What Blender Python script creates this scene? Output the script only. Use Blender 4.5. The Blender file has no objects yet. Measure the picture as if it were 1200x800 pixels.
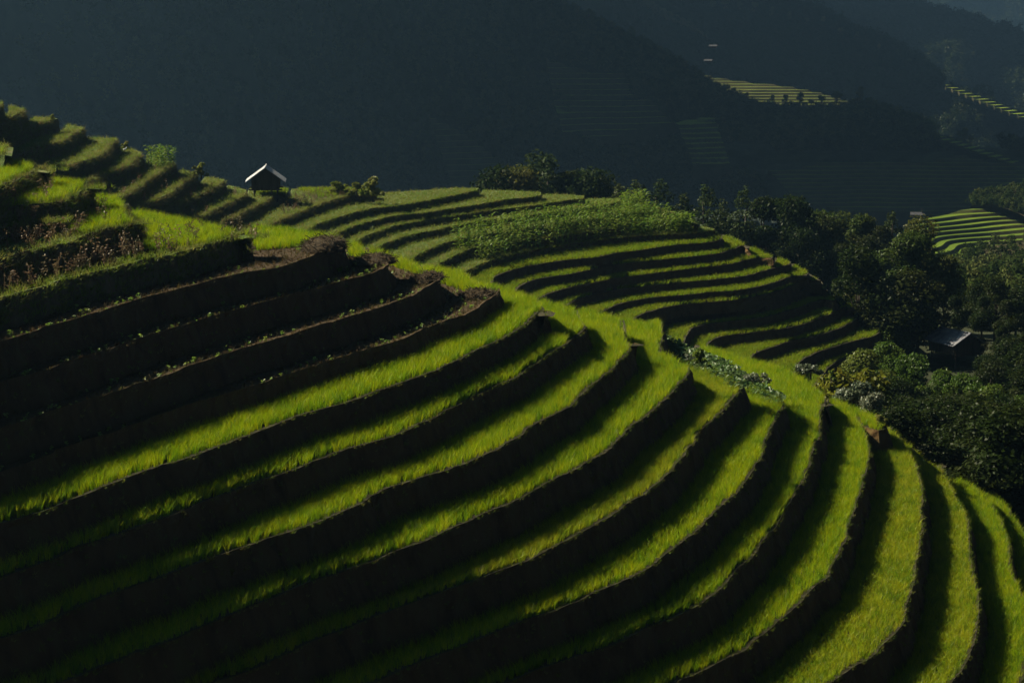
import bpy, math, random
import numpy as np
from mathutils import Vector, Matrix, noise
from mathutils.geometry import tessellate_polygon

random.seed(7)
RNG = np.random.default_rng(11)
SC = bpy.context.scene
COL = SC.collection
CAMZ = 60.0
F = 2406.0                      # focal length in pixels of the 1200 px wide photograph
PITCH = math.atan((400 - 20) / F)

# ------------------------------------------------------------------ camera
cd = bpy.data.cameras.new('camera'); cam = bpy.data.objects.new('camera', cd); COL.objects.link(cam)
cd.sensor_width = 36.0; cd.lens = 36.0 * F / 1200.0; cd.clip_start = 1.0; cd.clip_end = 30000.0
cam.location = (0, 0, CAMZ); cam.rotation_euler = (math.pi / 2 - PITCH, 0, 0)
SC.camera = cam

# ------------------------------------------------------------------ light
SUN_AZ = math.radians(64)       # to the left of the view direction
SUN_EL = math.radians(36.5)
to_sun = Vector((-math.sin(SUN_AZ) * math.cos(SUN_EL), math.cos(SUN_AZ) * math.cos(SUN_EL), math.sin(SUN_EL)))
world = bpy.data.worlds.new('World'); SC.world = world; world.use_nodes = True
wn = world.node_tree; wn.nodes.clear()
sky = wn.nodes.new('ShaderNodeTexSky'); sky.sky_type = 'NISHITA'; sky.sun_disc = False
sky.sun_elevation = SUN_EL; sky.sun_rotation = -SUN_AZ
sky.altitude = 1200; sky.air_density = 0.08; sky.dust_density = 0.05
bg = wn.nodes.new('ShaderNodeBackground'); bg.inputs['Strength'].default_value = 0.05
wo = wn.nodes.new('ShaderNodeOutputWorld')
wn.links.new(sky.outputs[0], bg.inputs[0]); wn.links.new(bg.outputs[0], wo.inputs[0])
sl = bpy.data.lights.new('sun', 'SUN'); sl.energy = 5.0; sl.angle = math.radians(0.53); sl.color = (1.0, 0.90, 0.70)
sun = bpy.data.objects.new('sun', sl); COL.objects.link(sun)
sun.rotation_euler = to_sun.to_track_quat('Z', 'Y').to_euler(); sun.location = (-60, 60, 120)
SC.view_settings.view_transform = 'Standard'; SC.view_settings.look = 'None'
SC.view_settings.gamma = 1.0; SC.view_settings.use_curve_mapping = False
SC.view_settings.exposure = 1.45
SC.render.engine = 'CYCLES'
cy = SC.cycles
cy.use_denoising = True
cy.max_bounces = 6; cy.diffuse_bounces = 3; cy.glossy_bounces = 2; cy.transmission_bounces = 4; cy.volume_bounces = 0
cy.caustics_reflective = False; cy.caustics_refractive = False

# ------------------------------------------------------------------ helpers
CP, SP = math.cos(PITCH), math.sin(PITCH)
def ray(px, py):
    u = (px - 600) / F; v = (400 - py) / F
    return u, CP + v * SP, -SP + v * CP
def at_drop(px, py, D):         # point on the horizontal plane D below the camera
    x, y, z = ray(px, py); t = -D / z
    return np.array([x * t, y * t, CAMZ - D])
def at_dist(px, py, Y):         # point at ground distance Y
    x, y, z = ray(px, py); t = Y / y
    return np.array([x * t, Y, CAMZ + z * t])
def project(P):
    P = np.atleast_2d(P); x = P[:, 0]; y = P[:, 1]; z = P[:, 2] - CAMZ
    dep = y * CP - z * SP; up = y * SP + z * CP
    return 600 + F * x / dep, 400 - F * up / dep

def tag(o, label=None, cat=None, group=None, kind=None):
    if label: o['label'] = label
    if cat: o['category'] = cat
    if group: o['group'] = group
    if kind: o['kind'] = kind
    return o
def mesh_obj(name, V, Fc, mat, parent=None, smooth=False, mats=None, fmat=None):
    me = bpy.data.meshes.new(name)
    me.from_pydata([tuple(map(float, v)) for v in V], [], [tuple(map(int, f)) for f in Fc])
    for m in (mats or [mat]): me.materials.append(m)
    if fmat is not None: me.polygons.foreach_set('material_index', np.asarray(fmat, dtype=np.int32))
    if smooth: me.polygons.foreach_set('use_smooth', np.ones(len(me.polygons), dtype=bool))
    me.update()
    o = bpy.data.objects.new(name, me); COL.objects.link(o)
    if parent: o.parent = parent
    return o
def empty(name, loc, rz=0.0, sc=1.0):
    o = bpy.data.objects.new(name, None); COL.objects.link(o)
    o.location = tuple(map(float, loc)); o.rotation_euler = (0, 0, rz); o.scale = (sc, sc, sc); o.empty_display_size = 0.3
    return o
def copy_tree(root, loc, rz, sc):
    r = root.copy(); COL.objects.link(r)
    r.location = tuple(map(float, loc)); r.rotation_euler = (0, 0, rz)
    r.scale = (sc, sc, sc) if not hasattr(sc, '__len__') else sc
    for ch in list(root.children):
        c = ch.copy(); COL.objects.link(c); c.parent = r
    return r
class MB:
    def __init__(s): s.V = []; s.F = []
    def add(s, V, Fc):
        b = len(s.V); s.V += [tuple(v) for v in V]; s.F += [tuple(i + b for i in f) for f in Fc]
    def box(s, c, size, M=None):
        hx, hy, hz = size[0] / 2, size[1] / 2, size[2] / 2
        V = [Vector((x * hx, y * hy, z * hz)) for x in (-1, 1) for y in (-1, 1) for z in (-1, 1)]
        if M: V = [M @ v for v in V]
        s.add([tuple(v + Vector(c)) for v in V], [(0, 1, 3, 2), (4, 6, 7, 5), (0, 4, 5, 1), (2, 3, 7, 6), (0, 2, 6, 4), (1, 5, 7, 3)])
    def tube(s, pts, rads, n=6):
        pts = [Vector(p) for p in pts]; rings = []
        for i, p in enumerate(pts):
            d = (pts[min(i + 1, len(pts) - 1)] - pts[max(i - 1, 0)]).normalized()
            a = d.orthogonal().normalized(); b = d.cross(a)
            rings.append([p + (a * math.cos(6.2832 * k / n) + b * math.sin(6.2832 * k / n)) * rads[i] for k in range(n)])
        V = [tuple(v) for r in rings for v in r]; Fc = []
        for i in range(len(pts) - 1):
            for k in range(n):
                Fc.append((i * n + k, i * n + (k + 1) % n, (i + 1) * n + (k + 1) % n, (i + 1) * n + k))
        Fc.append(tuple(range(n))[::-1]); Fc.append(tuple((len(pts) - 1) * n + k for k in range(n)))
        s.add(V, Fc)
    def build(s, name, mat, parent=None, smooth=False): return mesh_obj(name, s.V, s.F, mat, parent, smooth)

# ------------------------------------------------------------------ materials
def mat_base(name):
    m = bpy.data.materials.new(name); m.use_nodes = True; nt = m.node_tree; nt.nodes.clear()
    out = nt.nodes.new('ShaderNodeOutputMaterial'); return m, nt, out
def n_noise(nt, scale, detail=4, coord='Object', stretch=None, rough=0.6):
    tc = nt.nodes.new('ShaderNodeTexCoord'); t = nt.nodes.new('ShaderNodeTexNoise')
    t.inputs['Scale'].default_value = scale; t.inputs['Detail'].default_value = detail; t.inputs['Roughness'].default_value = rough
    if stretch:
        mp = nt.nodes.new('ShaderNodeMapping'); mp.inputs['Scale'].default_value = stretch
        nt.links.new(tc.outputs[coord], mp.inputs[0]); nt.links.new(mp.outputs[0], t.inputs['Vector'])
    else: nt.links.new(tc.outputs[coord], t.inputs['Vector'])
    return t
def n_ramp(nt, src, stops):
    r = nt.nodes.new('ShaderNodeValToRGB'); e = r.color_ramp.elements
    while len(e) < len(stops): e.new(0.5)
    for i, (p, c) in enumerate(stops): e[i].position = p; e[i].color = (*c, 1)
    nt.links.new(src, r.inputs[0]); return r
def ground_mat(name, stops, scale, bump=0.4, bscale=None, stretch=None, rough=0.95, dist=0.1):
    m, nt, out = mat_base(name)
    b = nt.nodes.new('ShaderNodeBsdfPrincipled'); b.inputs['Roughness'].default_value = rough; b.inputs['Specular IOR Level'].default_value = 0.1
    t = n_noise(nt, scale, 6, stretch=stretch); r = n_ramp(nt, t.outputs['Fac'], stops); nt.links.new(r.outputs[0], b.inputs['Base Color'])
    t2 = n_noise(nt, bscale or scale * 4, 5, stretch=stretch); bp = nt.nodes.new('ShaderNodeBump')
    bp.inputs['Strength'].default_value = bump; bp.inputs['Distance'].default_value = dist
    nt.links.new(t2.outputs['Fac'], bp.inputs['Height']); nt.links.new(bp.outputs[0], b.inputs['Normal'])
    nt.links.new(b.outputs[0], out.inputs[0]); return m
def leaf_mat(name, c1, c2, c3, trans=0.5, gloss=0.06, nscale=0.6, vary=0.45):
    # leaves: diffuse + light through the blade; colour varies from plant to plant and over the field
    m, nt, out = mat_base(name)
    oi = nt.nodes.new('ShaderNodeObjectInfo'); geo = nt.nodes.new('ShaderNodeNewGeometry')
    t = nt.nodes.new('ShaderNodeTexNoise'); t.inputs['Scale'].default_value = nscale; t.inputs['Detail'].default_value = 3
    nt.links.new(geo.outputs['Position'], t.inputs['Vector'])
    a = nt.nodes.new('ShaderNodeMath'); a.operation = 'MULTIPLY_ADD'; a.inputs[1].default_value = vary; a.inputs[2].default_value = 0.125 - vary / 2
    nt.links.new(oi.outputs['Random'], a.inputs[0])
    a2 = nt.nodes.new('ShaderNodeMath'); a2.operation = 'MULTIPLY_ADD'; a2.inputs[1].default_value = 0.9
    nt.links.new(t.outputs['Fac'], a2.inputs[0]); nt.links.new(a.outputs[0], a2.inputs[2])
    r = n_ramp(nt, a2.outputs[0], [(0.15, c1), (0.5, c2), (0.85, c3)])
    d = nt.nodes.new('ShaderNodeBsdfDiffuse'); tr = nt.nodes.new('ShaderNodeBsdfTranslucent'); gl = nt.nodes.new('ShaderNodeBsdfGlossy')
    gl.inputs['Roughness'].default_value = 0.45; gl.inputs['Color'].default_value = (0.6, 0.6, 0.55, 1)
    nt.links.new(r.outputs[0], d.inputs[0]); nt.links.new(r.outputs[0], tr.inputs[0])
    m1 = nt.nodes.new('ShaderNodeMixShader'); m1.inputs[0].default_value = trans
    nt.links.new(d.outputs[0], m1.inputs[1]); nt.links.new(tr.outputs[0], m1.inputs[2])
    m2 = nt.nodes.new('ShaderNodeMixShader'); m2.inputs[0].default_value = gloss
    nt.links.new(m1.outputs[0], m2.inputs[1]); nt.links.new(gl.outputs[0], m2.inputs[2])
    nt.links.new(m2.outputs[0], out.inputs[0]); return m
M = {}
M['soil'] = ground_mat('bare_soil', [(0.3, (0.026, 0.016, 0.007)), (0.7, (0.065, 0.042, 0.018))], 1.3, 0.8, 7)
M['riser'] = ground_mat('earth_bank', [(0.25, (0.036, 0.019, 0.007)), (0.5, (0.08, 0.045, 0.016)), (0.75, (0.08, 0.06, 0.018))], 1.6, 0.9, 6, stretch=(1, 1, 0.35))
M['mud'] = ground_mat('paddy_mud', [(0.3, (0.025, 0.02, 0.012)), (0.7, (0.05, 0.045, 0.022))], 1.5, 0.5)
M['turf'] = ground_mat('weedy_turf', [(0.25, (0.045, 0.06, 0.012)), (0.5, (0.07, 0.10, 0.018)), (0.75, (0.12, 0.10, 0.05))], 1.1, 0.8, 6)
M['turf_riser'] = ground_mat('grassy_bank', [(0.25, (0.05, 0.036, 0.02)), (0.5, (0.085, 0.07, 0.03)), (0.75, (0.13, 0.095, 0.05))], 1.4, 0.9, 6, stretch=(1, 1, 0.4))
M['forest_floor'] = ground_mat('forest_floor', [(0.3, (0.018, 0.022, 0.010)), (0.7, (0.04, 0.045, 0.02))], 0.15, 0.8, 0.7, dist=0.5)
M['rice'] = leaf_mat('rice_leaf', (0.085, 0.17, 0.002), (0.185, 0.285, 0.002), (0.30, 0.335, 0.002), 0.4, 0.015, 0.35, 0.9)
M['rice_ripe'] = leaf_mat('ripening_rice_leaf', (0.09, 0.16, 0.004), (0.19, 0.26, 0.004), (0.29, 0.30, 0.007), 0.4, 0.015, 0.35, 0.9)
M['rice_far'] = leaf_mat('distant_rice_leaf', (0.08, 0.15, 0.004), (0.14, 0.20, 0.005), (0.19, 0.21, 0.008), 0.45, 0.01, 0.3)
M['grass'] = leaf_mat('bank_grass', (0.065, 0.115, 0.010), (0.115, 0.155, 0.014), (0.18, 0.165, 0.04), 0.5, 0.015, 0.5)
M['dry'] = leaf_mat('dry_weed', (0.13, 0.085, 0.05), (0.17, 0.11, 0.06), (0.10, 0.09, 0.04), 0.3, 0.02, 0.8)
M['seedling'] = leaf_mat('seedling_leaf', (0.12, 0.22, 0.02), (0.15, 0.24, 0.03), (0.2, 0.24, 0.04), 0.5, 0.04)
M['maize'] = leaf_mat('maize_leaf', (0.05, 0.115, 0.007), (0.09, 0.155, 0.009), (0.14, 0.18, 0.015), 0.5, 0.04, 0.5)
M['squash'] = leaf_mat('squash_leaf', (0.04, 0.085, 0.02), (0.06, 0.11, 0.03), (0.09, 0.13, 0.04), 0.35, 0.03, 1.2)
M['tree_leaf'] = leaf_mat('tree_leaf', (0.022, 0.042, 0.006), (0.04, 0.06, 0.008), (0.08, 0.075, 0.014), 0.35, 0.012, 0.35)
M['tree_leaf_shade'] = leaf_mat('shade_toned_tree_leaf', (0.008, 0.016, 0.003), (0.014, 0.024, 0.004), (0.024, 0.029, 0.006), 0.3, 0.008, 0.3)  # dark green, darkened further to put shade into the leaf colour
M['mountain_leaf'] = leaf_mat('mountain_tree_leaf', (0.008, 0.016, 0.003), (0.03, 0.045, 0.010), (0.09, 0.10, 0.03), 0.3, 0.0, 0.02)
M['dry_grass'] = leaf_mat('dry_bank_grass', (0.10, 0.075, 0.03), (0.15, 0.115, 0.045), (0.10, 0.12, 0.03), 0.35, 0.01, 0.5)
M['stubble'] = leaf_mat('rice_stubble', (0.05, 0.034, 0.015), (0.09, 0.06, 0.027), (0.07, 0.07, 0.02), 0.3, 0.01, 0.6)
M['roof_old'] = ground_mat('old_grey_roof', [(0.3, (0.045, 0.045, 0.05)), (0.7, (0.07, 0.07, 0.07))], 1.0, 0.2)
M['needle'] = leaf_mat('pine_needle', (0.02, 0.035, 0.010), (0.032, 0.048, 0.012), (0.045, 0.055, 0.016), 0.25, 0.008, 0.3)
M['bush'] = leaf_mat('bush_leaf', (0.03, 0.065, 0.006), (0.055, 0.095, 0.010), (0.09, 0.11, 0.016), 0.4, 0.015, 0.5)
M['bush_pale'] = leaf_mat('pale_bush_leaf', (0.06, 0.085, 0.04), (0.09, 0.11, 0.06), (0.15, 0.16, 0.10), 0.3, 0.04, 0.8)
M['bush_yellow'] = leaf_mat('yellow_bush_leaf', (0.07, 0.09, 0.008), (0.11, 0.12, 0.010), (0.17, 0.14, 0.012), 0.4, 0.01, 0.8)
M['bark'] = ground_mat('bark', [(0.3, (0.03, 0.024, 0.018)), (0.7, (0.08, 0.065, 0.05))], 3, 0.8, 9, stretch=(1, 1, 0.2))
M['straw'] = ground_mat('rice_straw', [(0.3, (0.025, 0.018, 0.010)), (0.7, (0.085, 0.06, 0.032))], 6, 0.9, 20)
M['wood'] = ground_mat('weathered_plank', [(0.3, (0.035, 0.026, 0.018)), (0.7, (0.09, 0.07, 0.05))], 4, 0.6, 14, stretch=(1, 1, 0.12))
M['roof'] = ground_mat('grey_sheet_roof', [(0.3, (0.30, 0.30, 0.30)), (0.7, (0.46, 0.45, 0.43))], 2.5, 0.3, 10, rough=0.7)
M['roof_dark'] = ground_mat('dark_sheet_roof', [(0.3, (0.09, 0.09, 0.10)), (0.55, (0.14, 0.14, 0.15)), (0.8, (0.24, 0.22, 0.18))], 1.5, 0.4, 9, rough=0.7)
M['pale_wall'] = ground_mat('pale_wall', [(0.3, (0.3, 0.29, 0.27)), (0.7, (0.4, 0.38, 0.35))], 1.0, 0.2)
M['white'] = ground_mat('white_feather', [(0.3, (0.75, 0.75, 0.72)), (0.7, (0.85, 0.85, 0.82))], 8, 0.1)
M['orange'] = ground_mat('orange_bill', [(0.3, (0.5, 0.2, 0.03)), (0.7, (0.6, 0.25, 0.04))], 8, 0.1)
M['cloth_pale'] = ground_mat('pale_cloth', [(0.3, (0.6, 0.54, 0.42)), (0.7, (0.75, 0.7, 0.58))], 8, 0.2)
M['cloth_dark'] = ground_mat('dark_cloth', [(0.3, (0.03, 0.025, 0.03)), (0.7, (0.06, 0.05, 0.05))], 8, 0.2)
M['skin'] = ground_mat('skin', [(0.3, (0.28, 0.16, 0.1)), (0.7, (0.36, 0.22, 0.15))], 8, 0.1)
def slope_mat(name, tread, riser):
    # flat ground carries the crop, steep ground is bare bank
    m, nt, out = mat_base(name)
    b = nt.nodes.new('ShaderNodeBsdfPrincipled'); b.inputs['Roughness'].default_value = 0.95; b.inputs['Specular IOR Level'].default_value = 0.05
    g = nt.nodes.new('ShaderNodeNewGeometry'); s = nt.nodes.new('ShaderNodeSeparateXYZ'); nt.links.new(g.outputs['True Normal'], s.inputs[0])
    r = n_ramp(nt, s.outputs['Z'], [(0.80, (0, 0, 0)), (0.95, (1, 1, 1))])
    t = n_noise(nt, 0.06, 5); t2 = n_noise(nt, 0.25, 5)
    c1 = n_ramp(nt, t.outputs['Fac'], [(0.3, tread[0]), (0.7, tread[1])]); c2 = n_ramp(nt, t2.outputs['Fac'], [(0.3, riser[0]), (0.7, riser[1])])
    mx = nt.nodes.new('ShaderNodeMix'); mx.data_type = 'RGBA'
    nt.links.new(r.outputs[0], mx.inputs[0]); nt.links.new(c2.outputs[0], mx.inputs[6]); nt.links.new(c1.outputs[0], mx.inputs[7])
    nt.links.new(mx.outputs[2], b.inputs['Base Color']); nt.links.new(b.outputs[0], out.inputs[0]); return m
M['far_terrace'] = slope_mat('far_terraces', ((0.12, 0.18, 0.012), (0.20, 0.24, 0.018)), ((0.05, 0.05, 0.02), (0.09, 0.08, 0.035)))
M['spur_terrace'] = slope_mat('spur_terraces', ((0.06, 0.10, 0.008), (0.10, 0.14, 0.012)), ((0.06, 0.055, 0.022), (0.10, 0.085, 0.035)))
M['scrub'] = ground_mat('scrub_slope', [(0.3, (0.028, 0.026, 0.012)), (0.55, (0.045, 0.038, 0.016)), (0.75, (0.03, 0.042, 0.014))], 0.25, 0.9, 1.5, dist=0.4)
# each terrace: id,metres below the camera,crop,outer edge,edge round the nose,far edge (pixels of the photograph)
NEAR = [
('A0',6.0,'rice_t',[(-30,176),(0,172),(7,173)],[],[(5,171),(-30,168)]),
('A',6.75,'rice_t',[(-20,224),(0,219),(30,206),(50,199),(57,202)],[],[(48,189),(10,181)]),
('B',7.6,'rice_t',[(-20,252),(16,243),(67,238),(85,230),(105,219),(110,222)],[(104,211)],[(100,207),(62,203)]),
('C',8.2,'weed',[(-20,273),(0,269),(25,264),(50,255),(56,257),(58,262)],[(50,252),(20,250)],[]),
('G2',8.7,'rice_t',[(-20,309),(0,304),(20,298),(50,292),(75,286),(100,278),(125,269),(141,266),(163,261),(168,263)],[(157,250),(147,232)],[(140,226),(110,221)]),
('G3',9.6,'rice_t',[(-20,356),(0,350),(33,342),(67,332),(100,322),(133,315),(167,305),(192,301),(233,291),(267,281),(286,275),(293,274)],[(290,268)],[(285,265),(220,251),(157,240)]),
('S1',10.6,'soil',[(-20,410),(0,404),(37,392.5),(82,379),(125,366),(162,354),(200,344),(250,331),(300,320.5),(325,316),(350,308),(372,301),(388,294),(402,289)],[(404,287)],[(400,283),(350,274),(294,268)]),
('S2',11.55,'soil',[(-20,457),(0,452),(45,440),(107,420),(150,405),(200,389),(250,374),(300,360),(333,351),(367,342),(400,333),(433,324),(455,312)],[(440,304),(430,297)],[(424,291),(403,284)]),
('S3',12.5,'soil',[(-20,512),(0,506),(50,490),(100,474),(150,459),(187,445),(237,427),(300,407),(350,392),(400,377),(433,367),(475,353),(492,344),(513,333)],[(516,331),(505,324),(497,318)],[(490,313),(460,302),(428,292)]),
('S4',13.45,'soil',[(-20,563),(0,557),(50,540),(100,521),(160,500),(225,477),(300,455),(362,434),(412,417),(470,400),(517,380),(542,372),(567,358),(584,345)],[(585,341),(565,338),(552,328)],[(545,322),(493,314)]),
('R1',14.25,'rice',[(-20,622),(0,616),(50,601),(100,580),(150,561),(225,536),(300,508),(362,485),(400,475),(450,457),(500,439),(537,422),(585,400),(617,380),(634,366),(640,365)],[(640,360),(636,351)],[(628,343),(590,331),(548,322)]),
('R2',15.35,'rice',[(-20,685),(0,679),(50,661),(100,640),(150,625),(200,605),(250,586),(300,566),(350,550),(400,530),(450,515),(500,495),(525,481),(562,462),(600,445),(633,422),(667,402),(686,384)],[(686,374),(681,366)],[(674,355),(650,350),(630,344)]),
('R3',16.5,'rice',[(-20,756),(0,749),(25,742),(100,710),(150,690),(212,669),(300,638),(350,621),(405,600),(450,576),(500,560),(550,542),(600,518),(625,500),(662,480),(683,462),(708,442),(733,418),(742,403),(748,404)],[(740,394),(732,385),(727,375)],[(728,367),(700,360),(676,355)]),
('R4',17.75,'rice',[(-20,835),(40,812),(125,782),(175,762),(250,729),(300,710),(355,687),(412,667),(487,639),(537,617),(575,601),(600,590),(650,562),(700,537),(737,505),(762,484),(792,456),(806,431)],[(803,421),(790,411),(777,408),(776,390)],[(776,369),(755,372),(730,367)]),
('R5',19.05,'rice',[(60,870),(160,835),(240,805),(300,783),(375,750),(425,730),(475,710),(525,692),(600,665),(650,641),(700,615),(750,582),(782,557),(810,522),(817,508),(837,491),(855,473),(870,450)],[(862,440),(835,430),(815,415)],[(800,398),(778,388)]),
('R6',20.35,'rice',[(250,875),(340,840),(440,800),(505,772),(575,745),(600,735),(650,716),(700,695),(750,671),(782,650),(812,627),(837,603),(870,570),(892,535),(899,512),(911,490)],[(915,458),(880,438)],[(850,418),(802,400)]),
('R7',21.65,'rice',[(400,880),(500,840),(600,799),(675,770),(725,752),(787,725),(837,697),(862,672),(887,645),(900,627),(920,600),(940,566),(951,537),(959,510),(963,488),(966,474),(972,474)],[(968,468)],[(968,458),(940,436),(905,421),(870,414),(845,405),(815,397)]),
('R8',22.95,'rice',[(600,880),(700,838),(800,797),(850,775),(900,740),(937,707),(970,672),(985,645),(997,612),(1012,565),(1019,542),(1016,517),(1010,500),(1004,489)],[(1010,490),(1030,496),(1040,493)],[(1030,483),(1000,470),(970,459)]),
('R9',24.2,'rice',[(750,900),(880,850),(987,792),(1025,765),(1055,735),(1070,685),(1079,637),(1082,600),(1081,570),(1072,542)],[(1053,503)],[(1045,497),(1042,492)]),
('R10',25.5,'rice',[(950,900),(1040,860),(1117,797),(1137,770),(1148,717),(1140,665),(1132,602),(1120,580),(1109,562),(1103,545)],[(1100,541)],[(1085,534),(1060,506)]),
('R11',26.7,'rice',[(1040,930),(1130,880),(1195,800),(1206,750),(1202,705),(1187,675),(1180,632),(1168,602),(1145,574),(1125,563)],[],[(1115,559),(1104,545)]),
('R12',27.8,'rice',[(1140,930),(1230,850),(1255,780),(1250,710),(1225,655),(1200,622),(1175,590),(1160,580)],[],[(1150,572),(1127,562)]),
]
FAR = [
('U0',6.0,'weed',[(-60,140),(-20,128),(0,124)],[],[(4,121)]),
('U1',7.0,'weed',[(-60,163),(-20,148),(0,140),(15,135),(28,130)],[],[(28,128),(10,125)]),
('U2',8.1,'weed',[(-60,195),(-20,172),(5,160),(20,153),(35,147),(60,141)],[],[(68,140),(40,138)]),
('U3',9.2,'weed',[(-60,215),(-10,194),(18,181),(42,173),(67,167),(83,158),(97,152)],[],[(97,150),(78,147)]),
('U4',10.3,'weed',[(-30,240),(20,216),(57,200),(83,193),(117,182),(128,170),(137,165)],[],[(136,163),(110,162)]),
('U5',11.4,'weed',[(0,256),(60,232),(107,211),(133,200),(150,193),(160,184),(167,182)],[],[(165,179),(145,173)]),
('U6',12.5,'weed',[(60,266),(110,245),(147,228),(163,217),(180,206),(196,197),(206,194)],[],[(204,191),(172,185)]),
('U7',13.5,'weed',[(110,265),(150,248),(190,231),(205,221),(218,212),(230,205)],[],[(230,203),(213,200)]),
('U8',14.5,'weed',[(130,278),(165,262),(203,243),(223,233),(245,224),(258,215),(264,213)],[],[(262,211),(240,208)]),
('U9',15.4,'weed',[(165,284),(205,266),(243,250),(260,242),(280,232),(288,226)],[],[(288,223),(268,218)]),
('U10',16.2,'weed',[(190,292),(235,272),(273,255),(297,243),(312,235),(324,229),(335,228)],[],[(338,223),(305,221),(292,222)]),
('W2',17.0,'weed',[(215,308),(260,288),(300,271),(315,264),(333,256),(365,243),(396,233),(417,229),(440,227)],[],[(440,224),(400,222),(342,222)]),
('V1',17.7,'weed',[(270,312),(310,292),(354,272),(375,262),(406,252),(437,244.5),(463,242),(492,237),(517,232),(542,227),(560,223)],[],[(561,221),(530,221),(490,224),(455,226)]),
('V2',18.35,'weed',[(290,325),(340,300),(385,279),(400,271),(425,262),(467,252.5),(495,250),(533,244),(567,239),(593,234),(617,232),(634,229)],[],[(634,226),(600,224),(566,223)]),
('V3',18.95,'weed',[(310,335),(370,305),(410,286),(433,275),(467,264),(500,258),(542,252),(575,247),(603,244),(633,240),(658,236),(684,233)],[],[(684,230),(650,228),(636,229)]),
('V4',19.5,'weed',[(330,345),(400,310),(445,289),(475,277),(500,272),(533,265),(567,259),(600,256),(633,251),(667,246.5),(700,242),(727,236)],[],[(727,233),(700,233),(688,234)]),
('V5',20.1,'corn',[(370,355),(440,320),(483,302),(500,293),(523,284.5),(560,277),(620,270),(700,258),(755,249),(790,250)],[],[(803,253),(770,243),(731,237)]),
('V6',20.7,'corn',[(400,360),(470,328),(510,312),(533,299),(560,290),(620,282),(700,271),(770,261),(805,259)],[],[(818,263),(806,256)]),
('V7',21.4,'corn',[(440,370),(510,335),(541,321),(562,310),(600,299),(650,289),(717,280),(785,275),(815,274),(835,270)],[],[(838,269),(822,265)]),
('V8',22.1,'rice',[(500,372),(555,345),(577,328),(581,320),(600,312),(633,305),(667,300),(700,297),(725,292),(758,288),(793,283),(820,281),(838,279),(846,276)],[],[(844,274),(838,270)]),
('V9',23.0,'rice',[(540,380),(590,350),(604,337),(612,329),(633,322),(667,317),(700,310),(728,305),(767,301),(807,297),(842,293),(862,287),(872,284),(878,287)],[],[(872,282),(858,275),(846,271)]),
('V10',23.9,'rice',[(570,388),(620,355),(635,343),(658,335),(700,326),(728,321),(767,316),(825,309),(858,305),(890,298),(905,299)],[],[(906,297),(890,290),(876,284)]),
('V11',24.8,'rice',[(600,396),(652,362),(667,352),(683,344),(717,336),(767,330),(840,323),(875,319),(900,312),(926,306)],[],[(927,303),(908,298)]),
('V12',25.6,'rice',[(630,405),(690,371),(705,361),(733,350),(767,344),(800,342),(833,338),(857,337),(883,333),(908,327),(925,321),(932,319),(945,319)],[],[(948,316),(930,305)]),
('V12b',26.3,'rice',[(680,410),(730,380),(745,368),(760,361),(793,353.5),(833,350),(873,345.5),(908,338),(930,330),(940,325)],[],[(962,325),(949,317)]),
('V13',27.1,'rice',[(700,420),(755,396),(769,386),(773,374),(783,364.5),(817,358.5),(850,357),(873,356),(903,350),(937,338),(950,332)],[],[(968,335),(963,326)]),
('V14',28.0,'rice',[(750,430),(795,406),(804,392),(808,383),(817,378),(833,375),(867,371),(892,368),(917,362.5),(937,356),(967,347),(976,349)],[],[(981,347),(970,336)]),
('V15',28.9,'rice',[(770,440),(818,416),(829,404),(834,395),(850,389),(883,385),(917,381),(937,377),(970,365),(992,356),(998,357)],[],[(1000,355),(982,348)]),
('V16',29.9,'rice',[(820,450),(870,428),(881,417),(884,410),(900,404),(933,394),(950,391),(985,380),(1000,373),(1013,365),(1019,368)],[],[(1021,366),(1002,356)]),
('V17',30.9,'rice',[(870,465),(925,440),(934,428),(939,419),(955,410),(978,402),(1003,395),(1020,391),(1035,383),(1043,377)],[],[(1046,377),(1022,367)]),
('V18',31.9,'rice',[(900,480),(955,447),(965,434),(970,427),(987,417),(1003,410),(1030,402),(1045,395),(1056,389)],[],[(1060,388),(1047,378)]),
]
# ------------------------------------------------------------------ terraces
def smooth_line(P, ds):
    P = np.asarray(P, float)
    if len(P) < 3: return P
    Q = np.vstack([2 * P[0] - P[1], P, 2 * P[-1] - P[-2]]); out = []
    for i in range(1, len(Q) - 2):
        p0, p1, p2, p3 = Q[i - 1], Q[i], Q[i + 1], Q[i + 2]
        d = [max(np.linalg.norm(b - a), 1e-6) ** 0.5 for a, b in ((p0, p1), (p1, p2), (p2, p3))]
        n = max(1, int(np.linalg.norm(p2 - p1) / ds))
        for t in np.arange(n) / n:
            t0, t1 = 0.0, d[0]; t2 = t1 + d[1]; t3 = t2 + d[2]; tt = t1 + t * d[1]
            a1 = (t1 - tt) / (t1 - t0) * p0 + (tt - t0) / (t1 - t0) * p1
            a2 = (t2 - tt) / (t2 - t1) * p1 + (tt - t1) / (t2 - t1) * p2
            a3 = (t3 - tt) / (t3 - t2) * p2 + (tt - t2) / (t3 - t2) * p3
            b1 = (t2 - tt) / (t2 - t0) * a1 + (tt - t0) / (t2 - t0) * a2
            b2 = (t3 - tt) / (t3 - t1) * a2 + (tt - t1) / (t3 - t1) * a3
            out.append((t2 - tt) / (t2 - t1) * b1 + (tt - t1) / (t2 - t1) * b2)
    out.append(P[-1]); return np.array(out)
def inside(pts, poly):
    x, y = pts[:, 0], pts[:, 1]; r = np.zeros(len(pts), bool)
    a = poly; b = np.roll(poly, -1, 0)
    for (x1, y1), (x2, y2) in zip(a[:, :2], b[:, :2]):
        if y1 == y2: continue
        c = (y1 > y) != (y2 > y)
        r ^= c & (x < (x2 - x1) * (y - y1) / (y2 - y1) + x1)
    return r
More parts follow.
